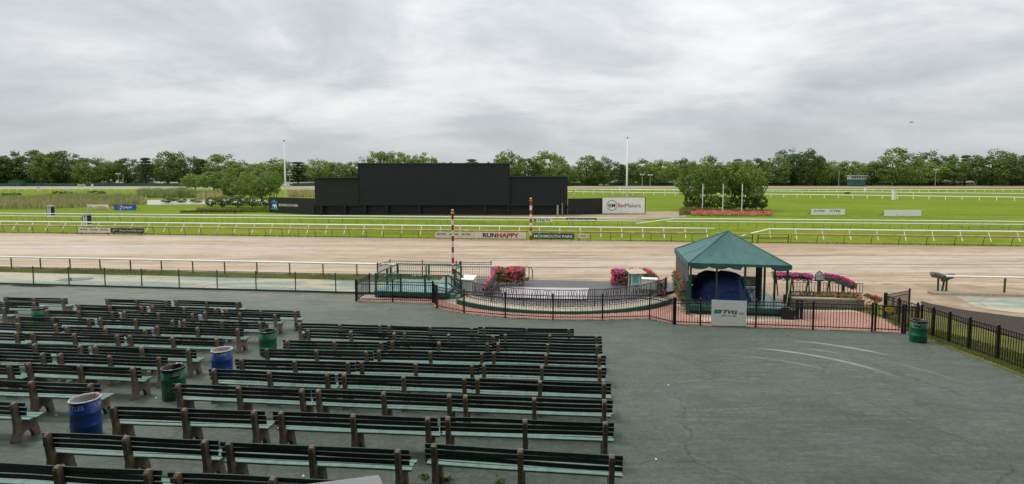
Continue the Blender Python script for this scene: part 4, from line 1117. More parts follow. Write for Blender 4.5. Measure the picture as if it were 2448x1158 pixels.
# ================================================================ FLOWERS
def blossom(b, p_, s_, r):
    n_ = Vector((r.gauss(0, .6), r.gauss(0, .6) - .7, r.gauss(0, .5) + .7)).normalized(); a = n_.orthogonal().normalized(); c = n_.cross(a); k0 = r.uniform(0, 6)
    vs = [p_ + n_ * s_ * .1]
    for k in range(5):
        w_ = k0 + 2 * PI * k / 5; vs += [p_ + (a * math.cos(w_ - .5) + c * math.sin(w_ - .5)) * s_ * .7 + n_ * s_ * .3, p_ + (a * math.cos(w_) + c * math.sin(w_)) * s_ + n_ * s_ * .22, p_ + (a * math.cos(w_ + .5) + c * math.sin(w_ + .5)) * s_ * .7 + n_ * s_ * .3]
    b.add(vs, [(0, 1 + 3 * k, 2 + 3 * k, 3 + 3 * k) for k in range(5)])
def flowers(label, path, width, height, nl, nf, cols, seed, box=None, trestle=False, cat='flowers', group='flower planters', fs_=.075, ls=.06, drop=.12, low=.35):
    """path: points of the planter's top line"""
    r = random.Random(seed); P = [Vector(p_) for p_ in path]; root = Vector((P[0].x, P[0].y, gz(P[0].y) + .03))
    t = thing('flower_planter', label, cat, root, 0, group)
    cum = [0]
    for i in range(len(P) - 1): cum.append(cum[-1] + (P[i + 1] - P[i]).length)
    def pos(s_):
        for i in range(len(P) - 1):
            if s_ <= cum[i + 1] or i == len(P) - 2: return P[i].lerp(P[i + 1], (s_ - cum[i]) / max(1e-6, cum[i + 1] - cum[i]))
    def sample(out=0.):
        s_ = r.uniform(0, cum[-1]); p_ = pos(s_)
        k = noise.noise((s_ * 1.7, seed, 0)); hh = height * (1 + .35 * k)
        a = r.uniform(0, PI); q_ = r.uniform(.62 + out, 1.0 + out) if r.random() < .8 else r.uniform(.2, .9)
        x = math.cos(a) * width / 2 * q_; z = math.sin(a) * hh * q_
        if r.random() < low: z = -r.uniform(0, drop * 3)
        d = Vector((r.uniform(-.06, .06), x + r.uniform(-.03, .03), z)); return p_ + d - root
    b = MB()
    for _ in range(nl): leafquad(b, sample(), r.uniform(.6, 1.2) * ls, r)
    O('foliage', b, M['leaf_shrub'], t)
    for ci, (cn, share) in enumerate(cols):
        b = MB(); cen = [r.uniform(0, cum[-1]) for _ in range(max(3, int(share * 14)))]
        for _ in range(int(nf * share)):
            p_ = sample(.05)
            if r.random() < .7:
                s_ = r.choice(cen) + r.gauss(0, .16); s_ = min(max(s_, 0), cum[-1]); q_ = pos(s_) - root
                a = r.uniform(0, PI); p_ = q_ + Vector((0, math.cos(a) * width / 2 * r.uniform(.9, 1.1), math.sin(a) * height * r.uniform(.75, 1.08) - (drop * 3 * r.random() if r.random() < low else 0)))
            blossom(b, p_, r.uniform(.7, 1.25) * fs_, r)
        O('blossoms', b, M[cn], t)
    if box:
        for i in range(len(P) - 1):
            a, b_ = P[i] - root, P[i + 1] - root
            O('planter_box', MB().bar(a + Vector((0, 0, -box / 2 - .02)), b_ + Vector((0, 0, -box / 2 - .02)), width * .7, box), M['twig'], t)
    if trestle:
        s_ = .15
        while s_ < cum[-1]:
            p_ = pos(s_) - root; g_ = gz(P[0].y) + .0 - root.z
            for sg in (-1, 1): O('trestle_leg', MB().bar(p_ + Vector((.03, 0, -.12)), Vector((p_.x + .14 * sg, p_.y - .05, g_ - .02)), .06, .05), M['deck_green'], t)
            s_ += .85
    return t
def hp(px, py, D): return up(px, py, D)
D1 = 33.6
flowers('mixed red and pink flower hedge beside the hooped green rail end', [hp(1178, 649, D1), hp(1255, 649, D1)], .75, .30, 2600, 620, (('fl_red', .36), ('fl_pink', .42), ('fl_orange', .22)), 1, .12, True, drop=.24, low=.66)
flowers('pink and coral flowers spilling down beside the lectern', [hp(1184, 655, 33.0), hp(1172, 672, 31.2), hp(1160, 690, 29.9)], .5, .22, 700, 330, (('fl_pink', .6), ('fl_red', .2), ('fl_orange', .2)), 2, .12, False, drop=.2, low=.5)
flowers('purple pink flower hedge behind the white slatted stand', [hp(1464, 654, 33.4), hp(1512, 652, 33.3)], .6, .26, 1600, 420, (('fl_pink', .62), ('fl_red', .38)), 3, .12, True, drop=.22, low=.66)
flowers('coral and red flowers descending behind the white speaker box', [hp(1528, 650, 33.2), hp(1553, 654, 32.6), hp(1570, 668, 31.5), hp(1580, 690, 30.2), hp(1584, 703, 29.6)], .55, .24, 1800, 470, (('fl_orange', .45), ('fl_pink', .35), ('fl_red', .2)), 4, .12, False, drop=.22, low=.6)
flowers('red flowers above trailing green leaves at the tent corner', [hp(1612, 655, 28.6), hp(1624, 672, 27.5), hp(1633, 694, 26.5)], .45, .20, 1500, 150, (('fl_red', .7), ('fl_pink', .3)), 5, .10, False, drop=.30, low=.6)
flowers('magenta flower trough on trestles beside the bell', [hp(1848, 656, 30.8), hp(1940, 662, 30.2)], .5, .15, 1300, 300, (('fl_pink', .9), ('fl_red', .1)), 6, .14, True, drop=.10)
flowers('bright magenta flower trough sloping down from the bell', [hp(1975, 662, 29.6), hp(2003, 667, 29.0), hp(2042, 683, 28.0)], .55, .18, 1300, 420, (('fl_pink', .92), ('fl_orange', .08)), 7, .14, True, drop=.08)
flowers('small red flower clump against the corner picket post', [hp(2072, 712, 26.2), hp(2104, 722, 25.6)], .5, .22, 500, 70, (('fl_red', .8), ('fl_pink', .2)), 8, .0, False, drop=.3)
flowers('low bed of coral flowers on the stone wall below the bell', [hp(1900, 704, 28.9), hp(1980, 706, 28.2), hp(2058, 709, 27.4)], .8, .16, 1100, 90, (('fl_orange', .5), ('fl_red', .3), ('fl_pink', .2)), 9, .0, False, drop=.06)

# ---- stone wall below the bell, iron fence on it, hoop rail, bell
wa, wb = g0(at(1893, 738)), g0(at(2066, 743))
wl = thing('stone_wall', 'low stacked stone wall behind the brick path beside the tent', 'wall', wa)
d = (wb - wa); L = d.length; d = d / L; nn = Vector((-d.y, d.x, 0))
for c_ in range(3):
    x = -.2 * (c_ % 2)
    while x < L:
        w_ = RND.uniform(.34, .5); x0, x1 = max(0, x), min(L, x + w_ - .012)
        if x1 - x0 > .06: O('stone', MB().obox(d * ((x0 + x1) / 2) + nn * (.12 + RND.uniform(-.012, .012)) + Vector((0, 0, .09 + c_ * .165)), d, nn, x1 - x0, .24, .155), M['block'], wl)
        x += w_
for i in range(int(L / .6)): O('cap_stone', MB().obox(d * (i * .6 + .3) + nn * .13 + Vector((0, 0, .54)), d, nn, .588, .34, .07), M['coping'], wl)
O('soil', MB().obox(d * (L / 2) + nn * .75 + Vector((0, 0, .24)), d, nn, L, .95, .50), M['mulch'], wl)
iron_fence('plain iron fence on the stone wall under the bell', [wa + nn * .2, wb + nn * .2], .58 + wa.z, .8, .15, False)
b = at(1957, 705)
hb = up(1957, 671, b.y).z
t = thing('track_bell', 'pale green bronze bell hanging in a dark yoke on a post among flowers', 'bell', b)
O('post', MB().box(-.07, .07, -.07, .07, 0, hb - .03), M['print_black'], t)
O('cradle', MB().box(-.30, .30, -.14, .14, hb - .03, hb + .01), M['print_black'], t)
O('yoke', MB().tube([(-.25 * math.cos(a * PI / 10) * 1.0, 0, hb + .0 + .52 * math.sin(a * PI / 10) ** .6) for a in range(11)], .03, 8), M['print_black'], t)
O('bell', MB().lathe([(.235, hb + .06), (.21, hb + .10), (.165, hb + .20), (.14, hb + .34), (.12, hb + .42), (.05, hb + .46)], 20), M['bronze'], t, smooth=True)
O('finial', MB().lathe([(.05, hb + .50), (.05, hb + .56), (.01, hb + .60)], 10), M['print_black'], t)
t = thing('hoop_rail', 'green hooped rail end beside the mixed flower hedge', 'rail', at(1257, 668))
O('hoop', MB().tube([(-.5, 0, .86), (.15, 0, .86), (.38, -.02, .80), (.46, -.04, .62), (.47, -.05, 0)], .03, 8), M['post_green'], t, smooth=True)
O('post', MB().tube([(.22, 0, 0), (.22, 0, .86)], .03, 8), M['post_green'], t)
O('chain', MB().tube([(.3 + i * .54, .06 * 0, .86 - .04 * math.sin(i * PI / 10)) for i in range(11)], .012, 5), M['post_dark'], t)
# wooden ends of the hedge frame beyond the winner circle
for px, lab in ((1464, 'slim pale post at the open end of the purple pink hedge'),):
    b = at(px, 676); t = thing('hedge_post', lab, 'post', b)
    O('post', MB().box(-.03, .03, -.03, .03, 0, .95), M['white'], t); O('foot', MB().box(-.06, .06, -.06, .06, 0, .04), M['white'], t)

# ================================================================ TOTE BOARD
def face_slab(parent, name, x0, x1, yt, yb, D0, D1, th, m, z0=None):
    a, b_ = up(x0, yt, D0), up(x1, yt, D1); za, zb = up(x0, yb, D0).z, up(x1, yb, D1).z
    if z0 is not None: za = zb = z0
    d = Vector((b_.x - a.x, b_.y - a.y, 0)).normalized(); nn = Vector((-d.y, d.x, 0)) * th
    q_ = parent.location
    vs = [Vector((a.x, a.y, za)), Vector((b_.x, b_.y, zb)), Vector((b_.x, b_.y, b_.z)), Vector((a.x, a.y, a.z))]
    vs = [v - q_ for v in vs] + [v + nn - q_ for v in vs]
    return O(name, MB().add(vs, [(0, 1, 2, 3), (7, 6, 5, 4), (0, 4, 5, 1), (1, 5, 6, 2), (2, 6, 7, 3), (3, 7, 4, 0)]), m, parent)
TB = 99.5
tote = thing('tote_board', 'huge black tote board with a tall centre screen and lower wings', 'board', Vector((0, TB, 0)))
face_slab(tote, 'centre_screen', 857, 1217, 391, 491, TB - .5, TB - .9, 1.6, M['screen'])
face_slab(tote, 'wing_screen', 751.5, 855.5, 425, 491, TB, TB - .2, 1.2, M['boardwall'])
face_slab(tote, 'wing_screen', 1218.5, 1357, 422, 492, TB - .4, TB - .8, 1.2, M['screen'])
for x0, x1, y_ in ((855, 1219, 390), (750.5, 855, 424.3), (1219, 1358, 421.3)):
    face_slab(tote, 'top_trim', x0, x1, y_, y_ + 1.6, TB - .72, TB - 1.05, 1.9, M['post_dark'])
for x0, x1, D in ((855.2, 857, TB - .6), (1217, 1218.6, TB - .98)): face_slab(tote, 'side_trim', x0, x1, 392, 491, D, D, 1.7, M['screen'])
for px in (905, 985, 1075, 1165): face_slab(tote, 'roof_box', px, px + 5, 387.8, 390, TB + .3, TB + .3, .5, M['boardwall'])
face_slab(tote, 'base_wall', 752, 1357, 490, 517, TB + .6, TB + .3, .3, M['boardwall'], 0.)
face_slab(tote, 'soffit', 752, 1357, 489.5, 492.5, TB - .2, TB - .5, .8, M['boardwall'])
for px in (768, 824, 872, 925, 1003, 1160, 1215, 1275, 1348):
    c = up(px, 490, TB - .3); O('support_post', MB().box(c.x - .22, c.x + .22, -.45, -.05, 0, c.z), M['boardwall'], tote)
    if px in (768, 824, 872, 1348):
        sgn = -1 if px < 1000 else 1
        O('strut', MB().bar((c.x + sgn * 1.1, -.25, c.z), (c.x, -.25, .3), .18), M['boardwall'], tote)
for i in range(24):
    x = up(752 + 605 * i / 24, 500, TB + .6).x
    O('wall_batten', MB().box(x - .04, x + .04, .50, .56, 0, 1.95), M['boardwall'], tote)
# low wall with the park's name
A, B = up(644, 508, 106.), up(752, 513, TB + .4)
f = Face(A, B, 0, up(700, 473, 103).z, .02)
t = thing('name_wall', 'low black wall with teal pavilion emblem and MONMOUTH PARK lettering', 'sign wall', Vector((A.x, A.y, 0)))
np_ = 9
for i in range(np_): O('wall_panel', MB().obox(f.pt((i + .5) / np_, .5, -.09) - t.location, f.r, f.n, f.L / np_ - .03, .15, f.z1), M['boardwall'], t)
for i in range(5): O('back_post', MB().obox(f.pt((i + .5) / 5, .5, -.25) - t.location, f.r, f.n, .15, .15, f.z1 - .1), M['boardwall'], t)
u0, u1 = .045, .20
E_ = lambda pts: [(u0 + (u1 - u0) * x, .26 + .62 * y) for x, y in pts]
f.shape(t, 'emblem_roof', E_([(0, .70), (1, .70), (.85, .80), (.62, .82), (.5, 1.0), (.38, .82), (.15, .80)]), M['print_teal'])
f.shape(t, 'emblem_body', E_([(.08, .0), (.92, .0), (.92, .69), (.08, .69)]), M['print_blue'])
f.shape(t, 'emblem_base', E_([(-.02, -.06), (1.02, -.06), (1.02, .05), (-.02, .05)]), M['print_teal'], .009)
f.shape(t, 'emblem_horse', E_([(.16, .30), (.30, .46), (.52, .44), (.66, .52), (.84, .36), (.88, .12), (.74, .14), (.66, .30), (.56, .10), (.44, .10), (.44, .28), (.28, .26)]), M['print_white'], .009)
f.text(t, 'MONMOUTH PARK', .225, .66, .44, .60, M['print_white'], 0, .012)
# other low wall and white billboard
A, B = up(1358, 513, TB + .2), up(1440, 511, 101.8)
f = Face(A, B, 0, up(1400, 474.5, 101).z, .02)
t = thing('low_wall', 'low black wall joining the tote board to the white billboard', 'wall', Vector((A.x, A.y, 0)))
for i in range(6): O('wall_panel', MB().obox(f.pt((i + .5) / 6, .5, -.09) - t.location, f.r, f.n, f.L / 6 - .03, .15, f.z1), M['boardwall'], t)
for i in range(3): O('back_post', MB().obox(f.pt((i + .5) / 3, .5, -.25) - t.location, f.r, f.n, .15, .15, f.z1 - .1), M['boardwall'], t)
A, B = up(1440, 511, 101.6), up(1541, 511, 101.2)
f = Face(A, B, .12, up(1490, 472.5, 101.4).z, .06)
t = thing('billboard', 'white billboard with circled BM monogram and crimson and black lettering', 'billboard', Vector((A.x, A.y, 0)))
O('panel', MB().obox(f.pt(.5, .5, -.04) - t.location, f.r, f.n, f.L, .06, f.z1 - f.z0), M['sign_white'], t)
O('backing', MB().obox(f.pt(.51, .5, -.25) - t.location, f.r, f.n, f.L * 1.02, .3, f.z1 - f.z0 + .16), M['boardwall'], t)
for u in (.06, .5, .94): O('leg', MB().obox(f.pt(u, .0, -.25) - t.location - Vector((0, 0, .05)), f.r, f.n, .2, .2, .3), M['boardwall'], t)
f.disc(t, 'monogram_ring', .225, .5, .125, M['print_black'], .005, math.radians(205), math.radians(205 + 352), .113, 48)
f.text(t, 'BM', .14, .305, .38, .62, M['print_black'], 0, .015)
f.text(t, 'Bet', .37, .535, .38, .63, M['print_crimson'], 0, .01)
f.text(t, 'Makers', .54, .90, .38, .63, M['print_black'], 0, .0)

# flagpoles
for px, ptop, lab, D in ((683, 338, 'tall white flagpole behind the MONMOUTH PARK wall', 112), (1498, 331, 'tall white flagpole behind the white billboard', 108)):
    b = up(px, 480, D); H_ = up(px, ptop, D).z
    t = thing('flagpole', lab, 'flagpole', (b.x, b.y, 0), group='flagpoles')
    O('pole', MB().tube([(0, 0, 0), (0, 0, H_ * .45), (0, 0, H_)], [.20, .17, .075], 10), M['rail_white'], t, smooth=True)
    O('truck', MB().lathe([(.06, H_ - .02), (.16, H_ + .03), (.16, H_ + .14), (.08, H_ + .26)], 10), M['wall_dark'], t)
for px, py, hh, lab in ((1333, 521, 2.2, 'grey post box at the foot of the tote board'), (1344, 518, 2.4, 'slim grey pole at the foot of the tote board')):
    b = at(px, py); t = thing('marker_post', lab, 'post', b); w_ = .16 if px == 1333 else .07
    O('post', MB().box(-w_, w_, -w_, w_, 0, hh), M['metal'], t); O('cap', MB().box(-w_ - .02, w_ + .02, -w_ - .02, w_ + .02, hh, hh + .04), M['metal'], t)

# ================================================================ SIGNS
def rail_sign(label, x0, x1, y0, y1, w, m, dec, cat='sign', name='rail_sign', lift=None):
    a, b_ = W(x0, y1, w), W(x1, y1, w); zt = W((x0 + x1) / 2, y0, w).z; zb = W((x0 + x1) / 2, y1, w).z
    zb = max(.03, zb)
    f = Face(a, b_, zb, zt, .03); t = thing(name, label, cat, Vector((a.x, a.y, 0)), group='advertising boards')
    O('panel', MB().obox(f.pt(.5, .5, -.03) - t.location, f.r, f.n, f.L, .04, f.z1 - f.z0), m, t)
    for u in (.08, .92): O('stake', MB().obox(f.pt(u, 0, -.09) - t.location + Vector((0, 0, (zt - .1 - zb) / 2 - zb / 2)), f.r, f.n, .06, .06, zt - .1), M['post_brown'], t)
    dec(f, t); return t
def tvg3(f, t):
    for k in range(3): f.tvg(t, .04 + k * .32, .28 + k * .32, .48, .78)
rail_sign('splashed cream board with three TVG logos below the tan rail beside the AutoAveNJ board', 188, 264.5, 545.5, 556.5, 58.25, M['sign_muddy'], tvg3)
def auto(f, t):
    f.text(t, 'AutoAveNJ.com', .26, .97, .20, .76, M['print_white'], 0, .0)
    f.shape(t, 'swoosh', [(.04, .35), (.10, .70), (.20, .72), (.24, .50), (.20, .58), (.12, .58), (.10, .30)], M['print_lightteal'])
rail_sign('black AutoAveNJ com board below the tan rail', 265.2, 344, 546.2, 557, 58.25, M['sign_black'], auto)
rail_sign('cream board with three TVG logos behind the tall striped finish pole', 1040.5, 1133, 555.3, 569, 58.25, M['sign_muddy'], tvg3)
def runh(f, t):
    f.text(t, 'RUN', .17, .43, .14, .88, M['print_navy'], 0, .035); f.text(t, 'HAPPY', .445, .86, .14, .88, M['print_red'], 0, .035)
rail_sign('cream RUNHAPPY board in navy and red letters', 1133.6, 1258, 555.8, 570.5, 58.25, M['sign_muddy'], runh)
rail_sign('dark green MONMOUTH PARK board below the tan rail', 1273.5, 1373, 558, 572, 58.25, M['sign_green'], lambda f, t: f.text(t, 'MONMOUTH PARK', .035, .965, .24, .72, M['print_white'], 0, .012))
def rtn(f, t):
    f.text(t, 'RTN', .26, .76, .34, .70, M['print_navy'], 0, .03)
    f.disc(t, 'oval', .5, .52, .42, M['print_navy'], .004, math.radians(150), math.radians(210), .40); f.disc(t, 'oval', .5, .52, .42, M['print_navy'], .004, math.radians(-30), math.radians(30), .40)
rail_sign('small pale RTN board on two dark bars below the tan rail', 1381.5, 1407, 560, 569.5, 58.25, M['sign_muddy'], rtn)
rail_sign('white banner with green and black logo on the thin turf rail', 1275, 1320, 522.8, 531, 73.4, M['sign_white'], lambda f, t: (f.shape(t, 'logo', [(.02, .1), (.16, .1), (.18, .9), (.02, .9)], M['print_green']), f.text(t, 'TVG TV', .24, .92, .12, .85, M['print_black'], .25, .03)))
rail_sign('green MONMOUTH PARK banner on the turf rail below the tote board', 1354, 1426, 521, 529.5, 78.3, M['sign_green'], lambda f, t: f.text(t, 'MONMOUTH PARK', .04, .96, .2, .74, M['print_white'], 0, .012))
def lawn_sign(label, x0, x1, y0, y1, m, dec):
    b = at((x0 + x1) / 2, y1 + .8); D = b.y
    a, b_ = up(x0, y1, D), up(x1, y1, D); f = Face(a, b_, max(.05, a.z), up(x0, y0, D).z, .03)
    t = thing('lawn_sign', label, 'sign', Vector((a.x, a.y, 0)), group='boards on the lawn')
    O('panel', MB().obox(f.pt(.5, .5, -.03) - t.location, f.r, f.n, f.L, .05, f.z1 - f.z0), m, t)
    for u in (.03, .5, .97):
        O('leg', MB().obox(f.pt(u, 0, -.10) - t.location + Vector((0, 0, -.0)) + Vector((0, 0, (f.z1 - f.z0) / 2 - f.z0)), f.r, f.n, .07, .07, f.z1), M['post_brown'], t)
        O('brace', MB().bar(f.pt(u, .7, -.1) - t.location, Vector((f.pt(u, 0, -1.6).x, f.pt(u, 0, -1.6).y, 0)) - t.location, .06), M['post_brown'], t)
    dec(f, t); return t
lawn_sign('lawn board printed with orange desert dunes', 209.5, 260, 489.5, 502, M['print_white'], lambda f, t: (f.shape(t, 'dune_print', [(.01, .03), (.99, .03), (.99, .40), (.75, .68), (.55, .72), (.30, .46), (.13, .74), (.01, .5)], M['print_sand']), f.shape(t, 'dune_print', [(.2, .04), (.9, .04), (.7, .25), (.4, .22)], M['roof_tan'], .009)))
def pepsi(f, t):
    f.disc(t, 'roundel', .30, .5, .095, M['print_white'], .005)
    f.disc(t, 'roundel_red', .30, .5, .088, M['print_red'], .008, math.radians(70), math.radians(235), .0)
    f.disc(t, 'roundel_blue', .30, .5, .088, M['print_blue'], .009, math.radians(-75), math.radians(10), .0)
    f.text(t, 'pepsi', .43, .80, .22, .74, M['print_white'], 0, .025)
lawn_sign('blue pepsi lawn board with red white and blue roundel', 273, 326, 489.5, 502.8, M['print_blue'], pepsi)
lawn_sign('white lawn board with two TVG logos', 1939.5, 2019.5, 500, 514, M['sign_white'], lambda f, t: (f.tvg(t, .06, .40, .48, .82, None, M['print_lightteal']), f.tvg(t, .53, .87, .48, .82, None, M['print_lightteal'])))
lawn_sign('plain blank white lawn board', 2114, 2202, 502.5, 517, M['sign_white'], lambda f, t: f.shape(t, 'mark', [(.33, .08), (.345, .08), (.35, .3), (.34, .3)], M['print_black']))

# furlong markers
def marker(px, yb, yt, w, label, cap=True, stripes=True):
    b = at(px, yb); H_ = up(px, yt, b.y).z
    t = thing('furlong_post', label, 'post', b, group='furlong posts')
    O('post', MB().box(-w, w, -w, w, 0, H_), M['white'], t)
    if stripes:
        for x in (-w * .93, 0, w * .93): O('stripe', MB().box(x - w * .14, x + w * .14, -w - .012, -w + .02, .35, H_ - .1), M['print_black'], t)
        for s_ in (-1, 1): O('stripe', MB().box(s_ * w - .012 * (s_ < 0) , s_ * w + .012 * (s_ > 0), -w * .9, w * .9, .35, H_ - .1), M['print_black'], t)
    if cap: O('cap', MB().lathe([(w * 1.75, H_ + .002), (w * 1.6, H_ + .08), (w * .9, H_ + .22), (w * .2, H_ + .28)], 10), M['roof_grey' if w > .3 else 'metal'], t)
marker(209, 542, 514, .37, 'black and white striped furlong post in front of the desert board')
marker(122.5, 520, 494, .37, 'black and white striped furlong post in front of the reeds')
marker(2137, 478, 451, .42, 'tall white marker post on the lawn above the blank board', stripes=False)
marker(1482, 456, 446.5, .30, 'small pale marker post beyond the white billboard', stripes=False)
marker(2069, 457.5, 446.5, .40, 'small pale marker post near the distant judges stand', stripes=False)
for px in (92, 221): marker(px, 457 if px == 92 else 449, 449 if px == 92 else 441, .45, 'tiny pale marker on the far rail %s' % ('before the green hut' if px == 92 else 'in front of the tan barn'), stripes=False)
b = at(1371, 473); t = striped_pole(b, up(1371, 459, b.y).z, .18, 5, 'small distant red and white striped pole on the lawn past the tote board')

# ================================================================ TREES
def crown_mesh(name, seed, m, n_cl=70, per=46, leaf=.075, squash=.8, kind='oak'):
    r = random.Random(seed); b = MB()
    for c_ in range(n_cl):
        if kind == 'pine':
            lay = r.randrange(8); z = -.78 + lay * .23 + r.uniform(-.03, .03); a = r.uniform(0, 2 * PI); rad = (.85 - .085 * lay) * r.uniform(.15, 1.0) * (.75 + .5 * noise.noise((math.cos(a) * 2, math.sin(a) * 2, lay * 1.3 + seed)))
            c = Vector((rad * math.cos(a), rad * math.sin(a), z)); cr2 = Vector((.24, .24, .10))
        else:
            while True:
                v = Vector((r.uniform(-1, 1), r.uniform(-1, 1), r.uniform(-1, 1)))
                if .18 < v.length < 1: break
            v = v.normalized() * (v.length ** .45)
            k = .84 + .30 * noise.noise(v * 1.6 + Vector((seed * 3.1, 0, 0))) + .16 * noise.noise(v * 3.4 + Vector((0, seed * 2.3, 0)))
            c = Vector((v.x * k, v.y * k, v.z * k * squash + (.06 if v.z > 0 else 0))); q_ = r.uniform(.13, .25); cr2 = Vector((q_, q_, q_ * .72))
        for _ in range(per):
            u = Vector((r.gauss(0, 1), r.gauss(0, 1), r.gauss(0, 1))).normalized() * r.uniform(.55, 1.0)
            p_ = c + Vector((u.x * cr2.x, u.y * cr2.y, u.z * cr2.z)); s_ = leaf * r.uniform(.55, 1.15)
            n_ = (u + Vector((r.gauss(0, .45), r.gauss(0, .45), r.gauss(0, .45) + .35))).normalized(); a_ = n_.orthogonal().normalized(); c2 = n_.cross(a_); th = r.uniform(0, PI)
            a_, c2 = a_ * math.cos(th) + c2 * math.sin(th), c2 * math.cos(th) - a_ * math.sin(th)
            b.add([p_ - a_ * s_, p_ - c2 * s_ * .6, p_ + a_ * s_, p_ + c2 * s_ * .6], [(0, 1, 2, 3)])
    me = b.mesh(name); me.materials.append(m); return me
OAK = {k: [crown_mesh('crown', 10 * i + j, M[mm], 130, 44, .048, .85) for j in range(3)] for i, (k, mm) in enumerate((('dark', 'leaf_dark'), ('mid', 'leaf_mid'), ('light', 'leaf_light')))}
PINE = [crown_mesh('crown', 77 + j, M['leaf_pine'], 190, 34, .045, 1, 'pine') for j in range(2)]
def trunk_mesh(seed, stems=1):
    r = random.Random(seed); b = MB()
    for s_ in range(stems):
        ox, oy = (r.uniform(-.25, .25), r.uniform(-.25, .25)) if stems > 1 else (0, 0)
        top = Vector((ox * 2.4 + r.uniform(-.08, .08), oy * 2.4 + r.uniform(-.08, .08), .62)); k = 1 if stems == 1 else .55
        b.tube([(ox * .4, oy * .4, -.01), (ox * .9, oy * .9, .2), tuple(top)], [.040 * k, .030 * k, .014 * k], 7)
        for _ in range(5 if stems == 1 else 2):
            z = r.uniform(.22, .5); a = r.uniform(0, 2 * PI); p0 = Vector((ox, oy, 0)).lerp(top, z / .62); p0.z = z
            b.tube([p0, p0 + Vector((.12 * math.cos(a), .12 * math.sin(a), .10)), p0 + Vector((.24 * math.cos(a), .24 * math.sin(a), .26))], [.016 * k, .011 * k, .004 * k], 5)
    me = b.mesh('trunk'); me.materials.append(M['bark']); return me
TRK = [trunk_mesh(i) for i in range(4)]; TRKM = [trunk_mesh(20 + i, 4) for i in range(3)]
def tree(name, label, base, H_, Wd, kind, group, low=.28, multi=False, seed=0):
    r = random.Random(seed)
    t = thing(name, label, 'tree', base, r.uniform(0, 6.28), group)
    me = r.choice(PINE if kind == 'pine' else OAK[kind])
    tr = O('trunk', r.choice(TRKM if multi else TRK), None, t); tr.scale = (H_, H_, H_) if not multi else (Wd * .9, Wd * .9, H_)
    c = O('crown', me, None, t, (0, 0, H_ * (1 + low) / 2)); c.scale = (Wd / 2 * 1.06, Wd / 2 * 1.06, H_ * (1 - low) / 2 / (.86 if kind != 'pine' else .95))
    return t
FAR = [(-40, 372, 90, 'dark'), (8, 371, 70, 'dark'), (78, 357, 96, 'dark'), (110, 366, 60, 'mid'), (150, 359, 92, 'dark'), (218, 377, 72, 'mid'), (258, 386, 60, 'mid'), (302, 377, 74, 'dark'), (347, 377, 52, 'pine'), (398, 368, 76, 'mid'), (436, 367, 70, 'dark'), (478, 380, 44, 'pine'), (527, 368, 96, 'mid'), (584, 388, 70, 'mid'),
       (612, 392, 50, 'dark'), (655, 380, 88, 'mid'), (712, 387, 66, 'pine'), (764, 381, 80, 'light'), (806, 387, 54, 'mid'), (842, 386, 50, 'mid'), (905, 361, 80, 'mid'), (950, 362, 74, 'mid'), (1006, 369, 74, 'light'), (1060, 392, 60, 'mid'), (1128, 380, 70, 'pine'), (1218, 362, 74, 'mid'), (1262, 377, 56, 'dark'), (1314, 361, 84, 'light'), (1352, 396, 56, 'mid'),
       (1404, 377, 78, 'mid'), (1445, 377, 62, 'dark'), (1487, 393, 44, 'pine'), (1534, 381, 74, 'mid'), (1588, 382, 68, 'light'), (1632, 379, 56, 'dark'), (1690, 392, 60, 'mid'), (1762, 380, 60, 'pine'), (1808, 377, 74, 'dark'), (1858, 378, 70, 'mid'), (1896, 358, 70, 'dark'), (1934, 357, 64, 'dark'), (1952, 378, 70, 'light'), (1990, 386, 56, 'mid'),
       (2036, 384, 66, 'mid'), (2084, 387, 60, 'dark'), (2145, 360, 96, 'mid'), (2196, 388, 100, 'light'), (2238, 364, 84, 'dark'), (2284, 380, 60, 'mid'), (2309, 371, 44, 'pine'), (2376, 362, 104, 'dark'), (2424, 369, 86, 'dark'), (2478, 372, 90, 'dark')]
FENCE_Y = lambda px: 446 - 2.7 * px / 2448
MARKS = ((38, 'the green hut'), (285, 'the tan barn'), (500, 'the round trees'), (683, 'the first flagpole'), (803, 'the smaller tote board wing'), (1037, 'the tote board centre screen'), (1288, 'the wider tote board wing'), (1490, 'the white billboard'), (1720, 'the flower bed clump'), (1860, 'the dark stable'), (2052, 'the judges stand'), (2236, 'the floodlight pole'), (2400, 'the dark windscreen'))
used_labels = set()
for i, (px, yt, wd_, kind) in enumerate(FAR):
    D = 462 + 26 * ((i * 37) % 5) / 4; top = up(px, yt, D); b = Vector((top.x, D, 0))
    mp_, mk = min(MARKS, key=lambda q_: abs(q_[0] - px)); rel = 'straight behind' if abs(px - mp_) < 16 else ('on the hut side of' if px < mp_ else 'on the floodlight side of')
    if mk in ('the green hut', 'the floodlight pole') and rel != 'straight behind': rel = 'beyond' if px > mp_ else 'short of'
    kd = {'dark': 'dark broadleaf', 'mid': 'mid green broadleaf', 'light': 'pale green broadleaf', 'pine': 'layered pine'}[kind]
    for sz in (('tall' if yt < 370 else 'broad' if wd_ > 74 else 'lowish' if yt > 384 else 'rounded'), 'upright', 'spreading', 'slim', 'dense'):
        lab = 'far %s %s tree %s %s' % (sz, kd, rel, mk)
        if lab not in used_labels: break
    used_labels.add(lab)
    tree('broadleaf_tree' if kind != 'pine' else 'pine_tree', lab, b, top.z, wd_ * D / FOC * 1.12, kind, 'trees of the distant tree line', .04 if kind != 'pine' else .12, seed=i)
